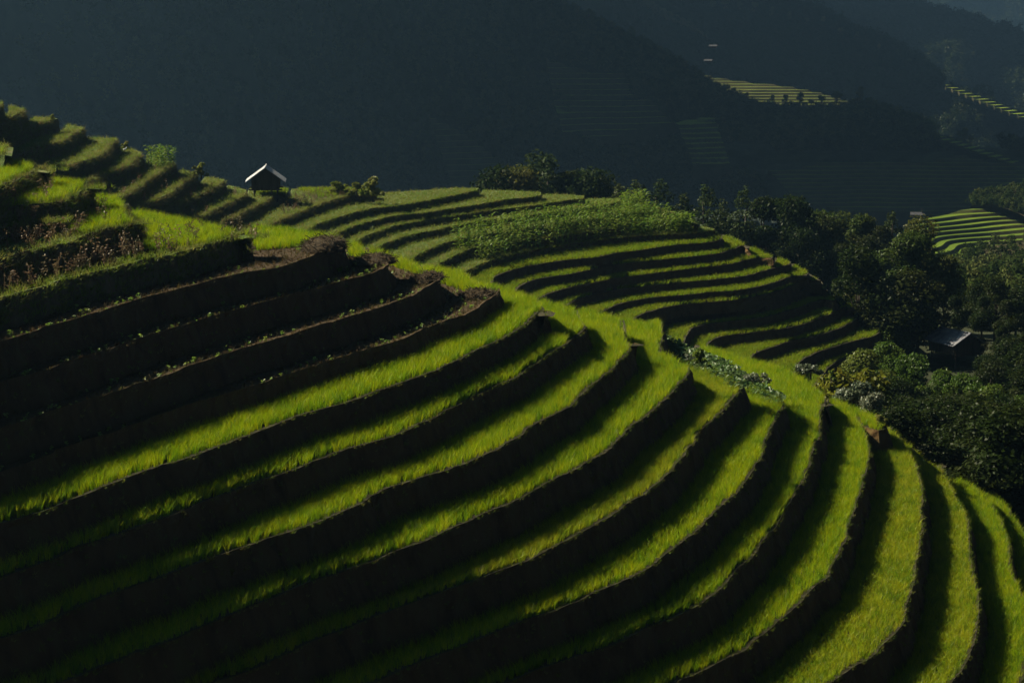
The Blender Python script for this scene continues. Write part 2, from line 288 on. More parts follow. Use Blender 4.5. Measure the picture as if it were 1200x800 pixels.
def dist_line(pts, line):
    d = np.full(len(pts), 1e9)
    for a, b in zip(line[:-1, :2], line[1:, :2]):
        ab = b - a; L = ab @ ab
        if L < 1e-9: continue
        t = np.clip(((pts[:, 0] - a[0]) * ab[0] + (pts[:, 1] - a[1]) * ab[1]) / L, 0, 1)
        d = np.minimum(d, np.hypot(pts[:, 0] - a[0] - t * ab[0], pts[:, 1] - a[1] - t * ab[1]))
    return d
TERR = {}
def build_hill(levels, near):
    crest = []; out = []
    ds = 0.45 if near else 0.7
    for i, (n, D, crop, edge, post, sil) in enumerate(levels):
        canopy = (0.45 if near else 0.38) if crop.startswith('rice') else 0.0
        ec = 0.0 if near or crop != 'rice' else canopy
        E = np.array([at_drop(x, y, D - ec)[:2] for x, y in edge])
        e0 = E[0] - E[1]; e0 /= np.linalg.norm(e0)
        # the contour runs on outside the frame, turning into the hillside
        ext = [E[0] + e0 * 14 + np.array([-4, 1.0]), E[0] + e0 * 6]
        if near: ext = [E[0] + e0 * 22 + np.array([-26, 6.0]), E[0] + e0 * 14 + np.array([-7, 0.0])] + ext[1:]
        E = np.vstack([ext, E]); vis0 = len(ext)
        body = smooth_line(np.vstack([E] + [np.array([at_drop(x, y, D - canopy)[:2] for x, y in post])] if post else [E]), ds)
        # slight unevenness of hand-cut edges
        tn = np.gradient(body, axis=0); tn /= np.maximum(np.linalg.norm(tn, axis=1), 1e-6)[:, None]
        nr = np.stack([tn[:, 1], -tn[:, 0]], 1)
        wob = np.array([noise.noise(Vector((p[0] * 0.5, p[1] * 0.5, i * 3.7))) * 0.16 + noise.noise(Vector((p[0] * 1.7, p[1] * 1.7, i * 9.1))) * 0.09 for p in body])
        body = body + nr * wob[:, None]
        back = [at_drop(x, y, D - canopy)[:2] for x, y in sil]
        hid = []
        for (cp, cD) in reversed(crest):
            r = cp / np.linalg.norm(cp); q = cp + r * (D - cD) * 1.3 + np.array([0.25, 0.5]) * (D - cD)
            hid.append(q)
        if n == 'C': hid = hid[-1:]
        for q in back[::-1]: crest.append((q, D))
        far_left = body[0] + np.array([-30.0, 45.0]) if near else body[0] + np.array([-30, 30.0])
        last = (hid or back or [body[-1]])[-1]
        pad = [np.array([min(last[0], far_left[0]) - 4, max(last[1], far_left[1]) + 4])] if n != 'C' else []
        ring = np.vstack([body] + ([np.array(back)] if back else []) + ([np.array(hid)] if hid else []) + ([np.array(pad)] if pad else []))
        TERR[n] = dict(D=D, z=CAMZ - D, crop=crop, body=body, ring=ring, canopy=canopy, vis0=vis0, hill=near, nback=len(back))
        out.append(n)
    for i, n in enumerate(out):
        T = TERR[n]; ring = T['ring']; nb = len(T['body']); N = len(ring)
        area = 0.5 * np.sum(ring[:, 0] * np.roll(ring[:, 1], -1) - np.roll(ring[:, 0], -1) * ring[:, 1])
        t = np.roll(ring, -1, 0) - np.roll(ring, 1, 0); t /= np.maximum(np.linalg.norm(t, axis=1), 1e-6)[:, None]
        nr = np.stack([t[:, 1], -t[:, 0]], 1) * (1 if area > 0 else -1)
        nxt = TERR[out[i + 1]]['D'] if i + 1 < len(out) else T['D'] + 1.2
        if n == 'B': nxt = TERR['G2']['D']
        drop = np.full(N, nxt - T['D'] + 0.25); bat = np.full(N, 0.36 if near else 0.3) * drop
        drop[nb:] = 2.2; bat[nb:] = 1.8; drop[nb:nb + T['nback']] = 1.3; bat[nb:nb + T['nback']] = 0.2
        if i == len(out) - 1: drop[:] = 5; bat[:] = 3.0; 
        z = T['z']; rows = []
        for f, o in ((0, 0), (0.12, 0.10), (0.45, 0.42), (1.0, 1.0)):
            nz = np.array([noise.noise(Vector((p[0] * 1.1, p[1] * 1.1, z + f * 3))) + 0.6 * noise.noise(Vector((p[0] * 3.1, p[1] * 3.1, z + f * 5))) for p in ring])
            off = bat * o + (nz * 0.2 if f not in (0, 1.0) else 0)
            zz = np.full(N, z) - drop * f + (nz * 0.03 if f == 0 else 0)
            rows.append(np.column_stack([ring + nr * np.asarray(off)[:, None], zz]))
        Fc = []; fm = []
        rows[0][:, 2] += 0.13 if T['crop'] == 'soil' else 0.05      # raised bund along the edge
        inn = ring - nr * 0.32; rows.append(np.column_stack([inn, np.full(N, z)])); V = np.vstack(rows)
        for k in range(N):
            k2 = (k + 1) % N; q = (4 * N + k, 4 * N + k2, k2, k); Fc.append(q[::-1] if area > 0 else q); fm.append(0)
        for r in range(3):
            for k in range(N):
                k2 = (k + 1) % N; q = (r * N + k, r * N + k2, (r + 1) * N + k2, (r + 1) * N + k)
                Fc.append(q[::-1] if area > 0 else q); fm.append(1 if k < nb else 0)
        for tri in tessellate_polygon([[Vector((p[0], p[1], 0)) for p in ring]]):
            a, b, c = (ring[j] for j in tri)
            if (b[0] - a[0]) * (c[1] - a[1]) - (b[1] - a[1]) * (c[0] - a[0]) < 0: tri = tri[::-1]
            Fc.append(tuple(j + 4 * N for j in tri)); fm.append(0)
        mt = {'soil': ('soil', 'riser'), 'rice': ('mud', 'riser'), 'rice_t': ('turf', 'turf_riser'), 'weed': ('turf', 'turf_riser'), 'corn': ('turf', 'riser')}[T['crop']]
        o = mesh_obj('terrace', V, Fc, None, mats=[M[mt[0]], M[mt[1]]], fmat=fm)
        tag(o, kind='structure'); T['nr'] = nr[:nb]; T['drop'] = drop[:nb]; T['bat'] = bat[:nb]
    return out
NL = build_hill(NEAR, True)
FL = build_hill(FAR, False)

# ------------------------------------------------------------------ small plants that are scattered
def hidden_obj(name, V, Fc, mat, col):
    me = bpy.data.meshes.new(name); me.from_pydata([tuple(map(float, v)) for v in V], [], Fc); me.materials.append(mat); me.update()
    o = bpy.data.objects.new(name, me); col.objects.link(o); return o
def blade_clump(n, h, spread, w, lean, seed, segs=2):
    r = random.Random(seed); V = []; Fc = []
    for _ in range(n):
        a = r.uniform(0, 6.283); rr = spread * math.sqrt(r.random()); x, y = rr * math.cos(a), rr * math.sin(a)
        b = a + r.uniform(-0.8, 0.8); ln = lean * r.uniform(0.3, 1.3); hh = h * r.uniform(0.7, 1.1); ww = w * r.uniform(0.7, 1.2)
        c = r.uniform(0, 6.283); px, py = math.cos(c) * ww, math.sin(c) * ww; i = len(V)
        for s in range(segs + 1):
            t = s / (segs); k = ln * t * t * hh; zz = hh * (t - 0.25 * lean * t * t * t); tw = (1 - t) * 0.85 + 0.15 if s < segs else 0.04
            cx, cy_ = x + math.cos(b) * k, y + math.sin(b) * k
            V += [(cx - px * tw, cy_ - py * tw, zz), (cx + px * tw, cy_ + py * tw, zz)]
        for s in range(segs): Fc.append((i + 2 * s, i + 2 * s + 1, i + 2 * s + 3, i + 2 * s + 2))
    return V, Fc
SRC = {}
def source(key, makers, mat):
    c = bpy.data.collections.new(key); 
    for k, (V, Fc) in enumerate(makers): hidden_obj(key, V, Fc, mat, c)
    SRC[key] = c
def weed_clump(seed, h=0.7):
    r = random.Random(seed); b = MB()
    for _ in range(4):
        a = r.uniform(0, 6.28); k = r.uniform(0, 0.25) * h; hh = h * r.uniform(0.6, 1.1); p0 = Vector((0.06 * math.cos(a), 0.06 * math.sin(a), 0)); p1 = Vector((k * math.cos(a), k * math.sin(a), hh))
        b.tube([p0, p1], [0.012, 0.006], 3)
        for _ in range(7):
            p = p0.lerp(p1, r.uniform(0.3, 1)); d = Vector((r.uniform(-1, 1), r.uniform(-1, 1), r.uniform(-0.9, 0.4))).normalized() * r.uniform(0.06, 0.16)
            q = d.orthogonal().normalized() * 0.025; i = len(b.V)
            b.V += [tuple(p), tuple(p + d * 0.5 + q), tuple(p + d), tuple(p + d * 0.5 - q)]; b.F.append((i, i + 1, i + 2, i + 3))
    return b.V, b.F
def broad_clump(seed, n, size, h, spread):
    r = random.Random(seed); V = []; Fc = []
    for _ in range(n):
        a = r.uniform(0, 6.28); rr = spread * math.sqrt(r.random()); z = h * r.uniform(0.35, 1); c = Vector((rr * math.cos(a), rr * math.sin(a), z))
        nrm = Vector((r.uniform(-0.7, 0.7), r.uniform(-0.7, 0.7), 1)).normalized(); u = nrm.orthogonal().normalized(); u = Matrix.Rotation(r.uniform(0, 6.28), 3, nrm) @ u; v = nrm.cross(u)
        s = size * r.uniform(0.7, 1.2); i = len(V)
        V += [tuple(c - u * s), tuple(c - u * s * 0.3 + v * s * 0.7 + nrm * s * 0.15), tuple(c + u * s - nrm * s * 0.25), tuple(c - u * s * 0.3 - v * s * 0.7 + nrm * s * 0.15)]
        Fc += [(i, i + 1, i + 2), (i, i + 2, i + 3)]
        V += [(c.x, c.y, 0), (c.x + 0.01, c.y, 0), tuple(c)]; Fc.append((i + 4, i + 5, i + 6))
    return V, Fc
source('rice_clump', [blade_clump(14, 0.50, 0.07, 0.008, 0.40, s) for s in range(5)], M['rice'])
source('ripe_rice_clump', [blade_clump(14, 0.47, 0.075, 0.009, 0.5, 20 + s) for s in range(5)], M['rice_ripe'])
source('distant_rice_clump', [blade_clump(16, 0.46, 0.17, 0.02, 0.6, 40 + s) for s in range(4)], M['rice_far'])
source('grass_tuft', [blade_clump(14, 0.34, 0.12, 0.014, 0.9, 60 + s) for s in range(5)], M['grass'])
source('dry_grass_tuft', [blade_clump(15, 0.42, 0.14, 0.014, 1.1, 76 + s) for s in range(4)], M['dry_grass'])
source('stubble_tuft', [blade_clump(9, 0.16, 0.06, 0.012, 0.5, 70 + s) for s in range(4)], M['stubble'])
source('dry_weed_plant', [weed_clump(80 + s) for s in range(5)], M['dry'])
source('seedling_plant', [broad_clump(90 + s, 7, 0.07, 0.22, 0.07) for s in range(4)], M['seedling'])
source('squash_plant', [broad_clump(100 + s, 12, 0.17, 0.4, 0.4) for s in range(5)], M['squash'])
def scatter(name, P, key, label, smin, smax, tilt=0.12, cat=None, group=None, mat_rot=None):
    P = np.asarray(P, float)
    if len(P) == 0: return None
    me = bpy.data.meshes.new(name); me.vertices.add(len(P)); me.vertices.foreach_set('co', P.ravel())
    r = np.column_stack([RNG.normal(0, tilt, len(P)), RNG.normal(0, tilt, len(P)), RNG.uniform(0, 6.283, len(P))])
    a = me.attributes.new('rot', 'FLOAT_VECTOR', 'POINT'); a.data.foreach_set('vector', r.ravel())
    a = me.attributes.new('scl', 'FLOAT', 'POINT'); a.data.foreach_set('value', RNG.uniform(smin, smax, len(P)))
    a = me.attributes.new('pick', 'INT', 'POINT'); a.data.foreach_set('value', RNG.integers(0, 60, len(P)).astype(np.int32))
    o = bpy.data.objects.new(name, me); COL.objects.link(o)
    tag(o, label, cat, group, 'stuff')
    ng = bpy.data.node_groups.new(name + '_scatter', 'GeometryNodeTree')
    ng.interface.new_socket('Geometry', in_out='INPUT', socket_type='NodeSocketGeometry'); ng.interface.new_socket('Geometry', in_out='OUTPUT', socket_type='NodeSocketGeometry')
    N = ng.nodes; L = ng.links
    gi = N.new('NodeGroupInput'); go = N.new('NodeGroupOutput'); ip = N.new('GeometryNodeInstanceOnPoints'); ci = N.new('GeometryNodeCollectionInfo')
    ci.inputs['Collection'].default_value = SRC[key]; ci.inputs['Separate Children'].default_value = True; ci.inputs['Reset Children'].default_value = True
    def attr(nm, dt):
        x = N.new('GeometryNodeInputNamedAttribute'); x.data_type = dt; x.inputs[0].default_value = nm; return [s for s in x.outputs if s.enabled][0]
    mp = N.new('GeometryNodeMeshToPoints')
    L.new(gi.outputs[0], mp.inputs[0]); L.new(mp.outputs[0], ip.inputs['Points']); L.new(ci.outputs[0], ip.inputs['Instance'])
    ip.inputs['Pick Instance'].default_value = True
    L.new(attr('pick', 'INT'), ip.inputs['Instance Index'])
    er = N.new('FunctionNodeEulerToRotation'); L.new(attr('rot', 'FLOAT_VECTOR'), er.inputs[0]); L.new(er.outputs[0], ip.inputs['Rotation'])
    L.new(attr('scl', 'FLOAT'), ip.inputs['Scale']); L.new(ip.outputs[0], go.inputs[0])
    md = o.modifiers.new('scatter', 'NODES'); md.node_group = ng; return o
def fill(n, s, uppers, margin=0.22, maxd=None, poly_px=None, z_up=0.0):
    T = TERR[n]; ring = T['ring']; z = T['z']
    if poly_px is not None:
        PP = np.array([at_drop(x, y, T['D'] - T['canopy'])[:2] for x, y in poly_px]); lo, hi = PP.min(0), PP.max(0)
    else:
        b = T['body'][T['vis0']:]; lo, hi = b.min(0) - 8, b.max(0) + (32 if maxd and maxd > 20 else 8)
    gx = np.arange(lo[0], hi[0], s); gy = np.arange(lo[1], hi[1], s)
    P = np.stack(np.meshgrid(gx, gy), -1).reshape(-1, 2); P = P + RNG.uniform(-0.38, 0.38, P.shape) * s
    px, py = project(np.column_stack([P, np.full(len(P), z)])); k = (px > -50) & (px < 1250) & (py < 850); P = P[k]
    if poly_px is not None: P = P[inside(P, PP)]
    P = P[inside(P, ring)]
    for u in uppers:
        U = TERR[u]; P = P[~inside(P, U['ring'])]
        P = P[dist_line(P, np.vstack([U['ring'], U['ring'][:1]])) > 0.36 * (T['D'] - U['D']) * 0.8 + 0.05]
    P = P[dist_line(P, np.vstack([ring, ring[:1]])) > margin]
    if maxd: P = P[dist_line(P, T['body']) < maxd]
    return np.column_stack([P, np.full(len(P), z + z_up)])
def along(n, step, d0, d1, x0=-40, x1=1240, keep=1.0):
    # points strewn along the outer edge of a terrace, between d0 and d1 metres inside it
    T = TERR[n]; b = T['body']; nr = T['nr']; L = np.r_[0, np.cumsum(np.linalg.norm(np.diff(b, axis=0), axis=1))]
    s = np.arange(0, L[-1], step) + RNG.uniform(0, step, len(np.arange(0, L[-1], step)))
    s = s[(RNG.random(len(s)) < keep) & (s < L[-1])]
    q = np.column_stack([np.interp(s, L, b[:, 0]), np.interp(s, L, b[:, 1])]); m = np.column_stack([np.interp(s, L, nr[:, 0]), np.interp(s, L, nr[:, 1])])
    q = q - m * RNG.uniform(d0, d1, len(s))[:, None]; P = np.column_stack([q, np.full(len(q), T['z'])])
    px, py = project(P); return P[(px > x0) & (px < x1) & (py < 840)]
def on_riser(n, step, x0=-40, x1=1240, f0=0.0, f1=0.9, rows=2):
    T = TERR[n]; b = T['body']; nr = T['nr']; L = np.r_[0, np.cumsum(np.linalg.norm(np.diff(b, axis=0), axis=1))]
    out = []
    for _ in range(rows):
        s = np.arange(0, L[-1], step); s = np.clip(s + RNG.uniform(0, step, len(s)), 0, L[-1]); f = RNG.uniform(f0, f1, len(s))
        iv = lambda a: np.interp(s, L, a)
        q = np.column_stack([iv(b[:, 0]), iv(b[:, 1])]) + np.column_stack([iv(nr[:, 0]), iv(nr[:, 1])]) * (iv(T['bat']) * f - 0.02)[:, None]
        out.append(np.column_stack([q, T['z'] - iv(T['drop']) * f]))
    P = np.vstack(out); px, py = project(P); return P[(px > x0) & (px < x1) & (py < 840)]
# ------------------------------------------------------------------ the land around
def tps(P, z):
    P = np.asarray(P, float); n = len(P)
    d = np.linalg.norm(P[:, None] - P[None], axis=2); K = np.where(d > 0, d * d * np.log(d + 1e-9), 0) + np.eye(n) * 40
    Q = np.column_stack([np.ones(n), P]); A = np.block([[K, Q], [Q.T, np.zeros((3, 3))]])
    w = np.linalg.solve(A, np.r_[z, 0, 0, 0])
    def f(X):
        d = np.linalg.norm(X[:, None] - P[None], axis=2)
        return np.where(d > 0, d * d * np.log(d + 1e-9), 0) @ w[:n] + np.column_stack([np.ones(len(X)), X]) @ w[n:]
    return f
GC = [(-40, 40, 24), (0, 40, 26), (30, 45, 33), (60, 50, 40), (-40, 80, 24), (0, 80, 31), (24, 85, 34), (45, 85, 39), (70, 90, 42), (-30, 120, 22), (10, 120, 31), (20, 128, 26.5), (27, 133, 28), (34, 126, 30), (40, 118, 34), (50, 118, 38), (70, 130, 40),
      (-60, 150, 20), (-20, 150, 28), (10, 150, 34.5), (30, 150, 34), (50, 150, 37), (80, 150, 38), (-60, 200, 20), (-10, 190, 30), (20, 190, 35), (32, 190, 34.5), (43, 202, 34.2), (60, 205, 33.5), (95, 200, 34),
      (-60, 250, 30), (0, 240, 33), (20, 255, 35), (40, 240, 34.5), (50, 225, 34), (75, 250, 34), (110, 260, 36), (-60, 320, 50), (0, 320, 48), (30, 320, 46), (60, 320, 44), (85, 345, 42.5), (125, 350, 38),
      (-100, 450, 75), (0, 450, 68), (60, 440, 60), (100, 430, 54), (150, 440, 46), (80, 520, 62), (120, 530, 60), (170, 530, 56), (-200, 650, 100), (0, 650, 92), (130, 680, 84), (250, 650, 70), (0, 850, 102), (180, 850, 86), (330, 850, 75), (-300, 850, 115), (-250, 450, 85), (-200, 250, 45), (-200, 100, 20), (250, 400, 35), (220, 200, 28), (160, 90, 36), (0, 15, 24), (60, 15, 36), (-60, 10, 20), (140, 20, 38), (-300, 20, 10), (400, 30, 30), (450, 600, 55), (-450, 500, 80)]
gfun = tps([(a, b) for a, b, c in GC], [c for a, b, c in GC])
def gz(X):
    X = np.atleast_2d(np.asarray(X, float))[:, :2]
    n = np.array([noise.noise(Vector((p[0] * 0.05, p[1] * 0.05, 3))) * 0.9 + noise.noise(Vector((p[0] * 0.2, p[1] * 0.2, 9))) * 0.3 for p in X])
    return CAMZ - gfun(X) + n
def grid_faces(nu, nv): return [(j * nu + i, j * nu + i + 1, (j + 1) * nu + i + 1, (j + 1) * nu + i) for j in range(nv - 1) for i in range(nu - 1)]
gx = np.sign(np.linspace(-1, 1, 110)) * np.abs(np.linspace(-1, 1, 110)) ** 1.7 * 420 + 40
gy = 8 + np.linspace(0, 1, 130) ** 1.6 * 950
G = np.stack(np.meshgrid(gx, gy), -1).reshape(-1, 2); gv = np.column_stack([G, gz(G)])
tag(mesh_obj('ground', gv, grid_faces(110, 130), M['forest_floor'], smooth=True), kind='structure')
# one wide sheet of valley floor under everything
far = mesh_obj('valley_floor', [(-9000, -400, -90), (9000, -400, -90), (9000, 11000, -90), (-9000, 11000, -90)], [(0, 1, 2, 3)], M['forest_floor']); tag(far, kind='structure')

def mountain(name, ridge, foot, nu, nv, amp, nsc, seed, mat):
    R = np.array([at_dist(*r) for r in ridge]); Ft = np.array([at_dist(*f) for f in foot])
    s = np.linspace(0, 1, len(R)); u = np.linspace(0, 1, nu)
    R = np.column_stack([np.interp(u, s, R[:, k]) for k in range(3)]); Ft = np.column_stack([np.interp(u, s, Ft[:, k]) for k in range(3)])
    V = []
    for v in np.linspace(0, 1, nv):
        P = R * (1 - v) + Ft * v
        nz = np.array([noise.fractal(Vector((p[0] * nsc, p[1] * nsc + seed, p[2] * nsc)), 0.8, 2.1, 5) for p in P]) * amp
        w = min(1, v * 4) * min(1, (1 - v) * 4 + 0.3)
        P = P + np.column_stack([nz * 0.4, -nz, nz * 0.35]) * w; P[:, 2] += 0.12 * nz * (1 - w); V.append(P)
    dn = (R - Ft); back = R + np.column_stack([np.zeros(nu), np.full(nu, 0.6) * np.maximum(dn[:, 2], 60), -0.8 * np.maximum(dn[:, 2], 60)])
    A = np.vstack([back[None], np.array(V)]).reshape(-1, 3)
    o = mesh_obj(name, A, grid_faces(nu, nv + 1), mat, smooth=True); tag(o, kind='structure')
    S = np.array(V); return S
def surf_Y(S, px, py):
    P = S.reshape(-1, 3); x, y = project(P); d = (x - px) ** 2 + (y - py) ** 2; k = np.argsort(d)[:5]
    w = 1 / (d[k] + 1); return float((P[k, 1] * w).sum() / w.sum())
def patch(name, S, top, bot, nu, nv, step, off, mat=None, wob=1.0, bow=0.0, Yd=None):
    # a terraced slope: the hillside between two traced lines cut into level steps
    def w(l): 
        return np.array([at_dist(x, y, (Yd(x, y) if Yd else surf_Y(S, x, y)) - off) for x, y in l])
    T, B = w(top), w(bot); u = np.linspace(0, 1, nu)
    T = np.column_stack([np.interp(u, np.linspace(0, 1, len(T)), T[:, k]) for k in range(3)]); B = np.column_stack([np.interp(u, np.linspace(0, 1, len(B)), B[:, k]) for k in range(3)])
    rows = []
    for v in np.linspace(0, 1, nv):
        P = T * (1 - v) + B * v
        n = np.array([noise.noise(Vector((p[0] * 0.012, p[1] * 0.012, 1.7))) + 0.5 * noise.noise(Vector((p[0] * 0.04, p[1] * 0.04, 5))) for p in P])
        P[:, 2] += n * wob * step * 1.2; P[:, 1] -= bow * math.sin(v * math.pi) * np.sin(u * math.pi)
        t = P[:, 2] / step; f = t - np.floor(t); P[:, 2] = step * (np.floor(t) + np.clip((f - 0.72) / 0.28, 0, 1))
        rows.append(P)
    A = np.array(rows); edge = A[0] + np.array([0, 6, -step * 3]); e2 = A[-1] + np.array([0, 2, -step * (1 if nv < 50 else 4)])
    A = np.vstack([edge[None], A, e2[None]]).reshape(-1, 3)
    o = mesh_obj(name, A, grid_faces(nu, nv + 2), mat or M['far_terrace']); tag(o, kind='structure'); return np.array(rows)
M1 = mountain('mountain', [(-500, -1000, 850), (100, -950, 1000), (350, -700, 1120), (500, -290, 1170), (640, 2, 1160), (700, 26, 1150), (760, 62, 1130), (830, 106, 1110), (880, 125, 1090), (950, 135, 1070), (1020, 132, 1050), (1090, 155, 1020), (1200, 190, 1000), (1330, 230, 980)],  # unseen mass above and left of frame, raised and brought nearer to cast shade
              [(-500, 340, 520), (100, 330, 680), (300, 320, 800), (450, 300, 890), (600, 280, 960), (700, 265, 970), (760, 255, 960), (830, 248, 940), (880, 245, 930), (950, 240, 920), (1020, 236, 910), (1090, 232, 900), (1200, 230, 890), (1330, 240, 880)], 150, 60, 26, 0.012, 3, M['forest_floor'])
M2 = mountain('mountain', [(560, -420, 1462), (700, -240, 1445), (790, -50, 1428), (830, -8, 1420), (900, 2, 1402), (960, 12, 1386), (1010, 40, 1368), (1060, 62, 1352), (1110, 100, 1326), (1160, 120, 1309), (1240, 146, 1292), (1330, 170, 1275)],  # unseen left ridge raised above the frame to shade the visible slope
              [(560, 130, 1397), (700, 135, 1380), (790, 140, 1363), (830, 145, 1355), (900, 150, 1337), (960, 160, 1321), (1010, 170, 1303), (1060, 180, 1287), (1110, 190, 1261), (1160, 200, 1244), (1240, 210, 1227), (1330, 220, 1210)], 110, 40, 30, 0.010, 17, M['forest_floor'])
M3 = mountain('mountain', [(850, -340, 1750), (950, -160, 1736), (1010, -30, 1715), (1060, 6, 1694), (1110, 20, 1680), (1160, 34, 1666), (1220, 52, 1645), (1350, 80, 1610)],  # unseen ridge end above the frame, heightened to shade this slope
              [(850, 120, 1665), (950, 120, 1651), (1010, 125, 1630), (1060, 130, 1609), (1110, 140, 1595), (1160, 145, 1581), (1220, 150, 1560), (1350, 165, 1525)], 90, 36, 36, 0.008, 29, M['forest_floor'])
M4 = mountain('mountain', [(900, -160, 2976), (1040, -60, 2914), (1100, -44, 2852), (1150, -30, 2821), (1200, -14, 2790), (1350, 20, 2728)],
              [(900, 120, 2776), (1040, 120, 2714), (1100, 120, 2652), (1150, 120, 2621), (1200, 120, 2590), (1350, 120, 2528)], 80, 30, 60, 0.004, 41, M['forest_floor'])
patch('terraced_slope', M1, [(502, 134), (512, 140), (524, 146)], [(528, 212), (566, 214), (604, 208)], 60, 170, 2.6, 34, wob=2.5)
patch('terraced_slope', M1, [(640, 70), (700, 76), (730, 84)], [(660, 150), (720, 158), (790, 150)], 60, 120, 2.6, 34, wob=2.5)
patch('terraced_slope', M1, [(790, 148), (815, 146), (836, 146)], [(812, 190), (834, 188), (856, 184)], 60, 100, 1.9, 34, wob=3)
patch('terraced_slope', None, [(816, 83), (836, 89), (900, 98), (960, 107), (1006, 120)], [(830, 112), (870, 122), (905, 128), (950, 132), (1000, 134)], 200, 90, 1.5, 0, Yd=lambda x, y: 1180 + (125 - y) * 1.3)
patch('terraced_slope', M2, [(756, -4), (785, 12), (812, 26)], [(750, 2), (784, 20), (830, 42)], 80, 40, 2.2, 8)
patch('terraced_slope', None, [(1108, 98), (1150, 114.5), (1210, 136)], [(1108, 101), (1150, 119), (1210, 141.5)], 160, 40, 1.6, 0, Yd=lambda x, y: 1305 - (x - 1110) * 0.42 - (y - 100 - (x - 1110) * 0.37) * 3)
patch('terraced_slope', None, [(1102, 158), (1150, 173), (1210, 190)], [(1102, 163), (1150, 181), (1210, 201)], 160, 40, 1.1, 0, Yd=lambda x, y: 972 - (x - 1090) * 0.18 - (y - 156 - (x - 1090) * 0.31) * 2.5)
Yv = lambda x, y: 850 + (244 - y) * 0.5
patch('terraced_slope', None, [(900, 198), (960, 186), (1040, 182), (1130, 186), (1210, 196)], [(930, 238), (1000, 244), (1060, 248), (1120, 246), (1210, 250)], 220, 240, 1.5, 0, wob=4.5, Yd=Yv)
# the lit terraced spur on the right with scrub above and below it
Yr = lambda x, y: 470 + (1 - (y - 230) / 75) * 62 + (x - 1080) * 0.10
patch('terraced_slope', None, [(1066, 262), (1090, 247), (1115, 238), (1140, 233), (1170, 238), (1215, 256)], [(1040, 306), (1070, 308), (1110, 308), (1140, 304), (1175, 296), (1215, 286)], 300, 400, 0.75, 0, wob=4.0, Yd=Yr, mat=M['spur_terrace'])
def bank(name, top, bot, nu, nv, amp, mat):
    T = np.array([at_dist(*p) for p in top]); B = np.array([at_dist(*p) for p in bot]); u = np.linspace(0, 1, nu); s = np.linspace(0, 1, len(T))
    T = np.column_stack([np.interp(u, s, T[:, k]) for k in range(3)]); B = np.column_stack([np.interp(u, s, B[:, k]) for k in range(3)])
    A = np.array([T * (1 - v) + B * v for v in np.linspace(0, 1, nv)])
    n = np.array([noise.fractal(Vector(tuple(p * 0.05)), 0.8, 2.1, 4) for p in A.reshape(-1, 3)]).reshape(nv, nu) * amp; A[:, :, 2] += n
    back = A[0] + np.array([0, 60, -40]); o = mesh_obj(name, np.vstack([back[None], A]).reshape(-1, 3), grid_faces(nu, nv + 1), mat, smooth=True); tag(o, kind='structure'); return A
HB1 = bank('hillside', [(1142, 234, 545), (1160, 228, 548), (1185, 220, 552), (1215, 208, 556), (1300, 190, 560)], [(1142, 237, 537), (1165, 241, 531), (1185, 249, 525), (1215, 261, 518), (1300, 290, 505)], 50, 30, 1.2, M['scrub'])
HB2 = bank('hillside', [(1070, 322, 365), (1110, 308, 372), (1150, 296, 380), (1200, 284, 385), (1300, 262, 395)], [(1070, 372, 300), (1110, 385, 300), (1150, 395, 300), (1200, 400, 300), (1300, 400, 300)], 60, 40, 1.6, M['scrub'])

# ------------------------------------------------------------------ forest on the mountains
def leaf_cloud(lobes, n, size, seed, flat=0.35, jit=0.25):
    r = np.random.default_rng(seed); V = []; Fc = []
    vol = np.array([a * b * c for _, (a, b, c) in lobes]) ** 0.75; cnt = np.maximum(3, (n * vol / vol.sum()).astype(int))
    C = []
    for (c, rad), k in zip(lobes, cnt):
        d = r.normal(size=(k, 3)); d /= np.linalg.norm(d, axis=1)[:, None]
        rr = (0.55 + 0.45 * r.random(k) ** 0.6)[:, None]; p = np.array(c) + d * rr * np.array(rad) * (1 + r.normal(0, jit * 0.4, (k, 1)))
        C.append((p, d))
    P = np.vstack([c[0] for c in C]); D = np.vstack([c[1] for c in C]); k = len(P)
    nrm = D * 0.6 + r.normal(0, 0.6, (k, 3)) + np.array([0, 0, flat]); nrm /= np.linalg.norm(nrm, axis=1)[:, None]
    t = np.cross(nrm, r.normal(size=(k, 3))); t /= np.linalg.norm(t, axis=1)[:, None]; b = np.cross(nrm, t)
    s = (size * r.uniform(0.6, 1.3, k))[:, None]
    V = np.stack([P - t * s, P + b * s * 0.55, P + t * s, P - b * s * 0.55], 1).reshape(-1, 3)
    return V, np.arange(4 * k).reshape(k, 4)
def rnd_lobes(seed, n, R, H, z0, rl):
    r = random.Random(seed); L = []
    for _ in range(n):
        z = z0 + (H - z0) * r.random(); w = R * (math.sin(math.pi * min(0.97, max(0.12, (z - z0) / (H - z0)) * 0.8 + 0.2)) ** 0.7); a = r.uniform(0, 6.28); d = w * math.sqrt(r.random())
        q = rl * r.uniform(0.7, 1.25); L.append(((d * math.cos(a), d * math.sin(a), z), (q, q, q * 0.8)))
    return L
source('mountain_tree', [leaf_cloud(rnd_lobes(s, 7, 2.6, 7.5, 1.5, 1.7), 120, 0.75, s) for s in range(200, 206)], M['mountain_leaf'])
source('shade_toned_mountain_tree', [leaf_cloud(rnd_lobes(s, 7, 2.6, 7.5, 1.5, 1.7), 120, 0.75, s) for s in range(210, 214)], M['tree_leaf_shade'])  # same tree with shade put into its leaf colour
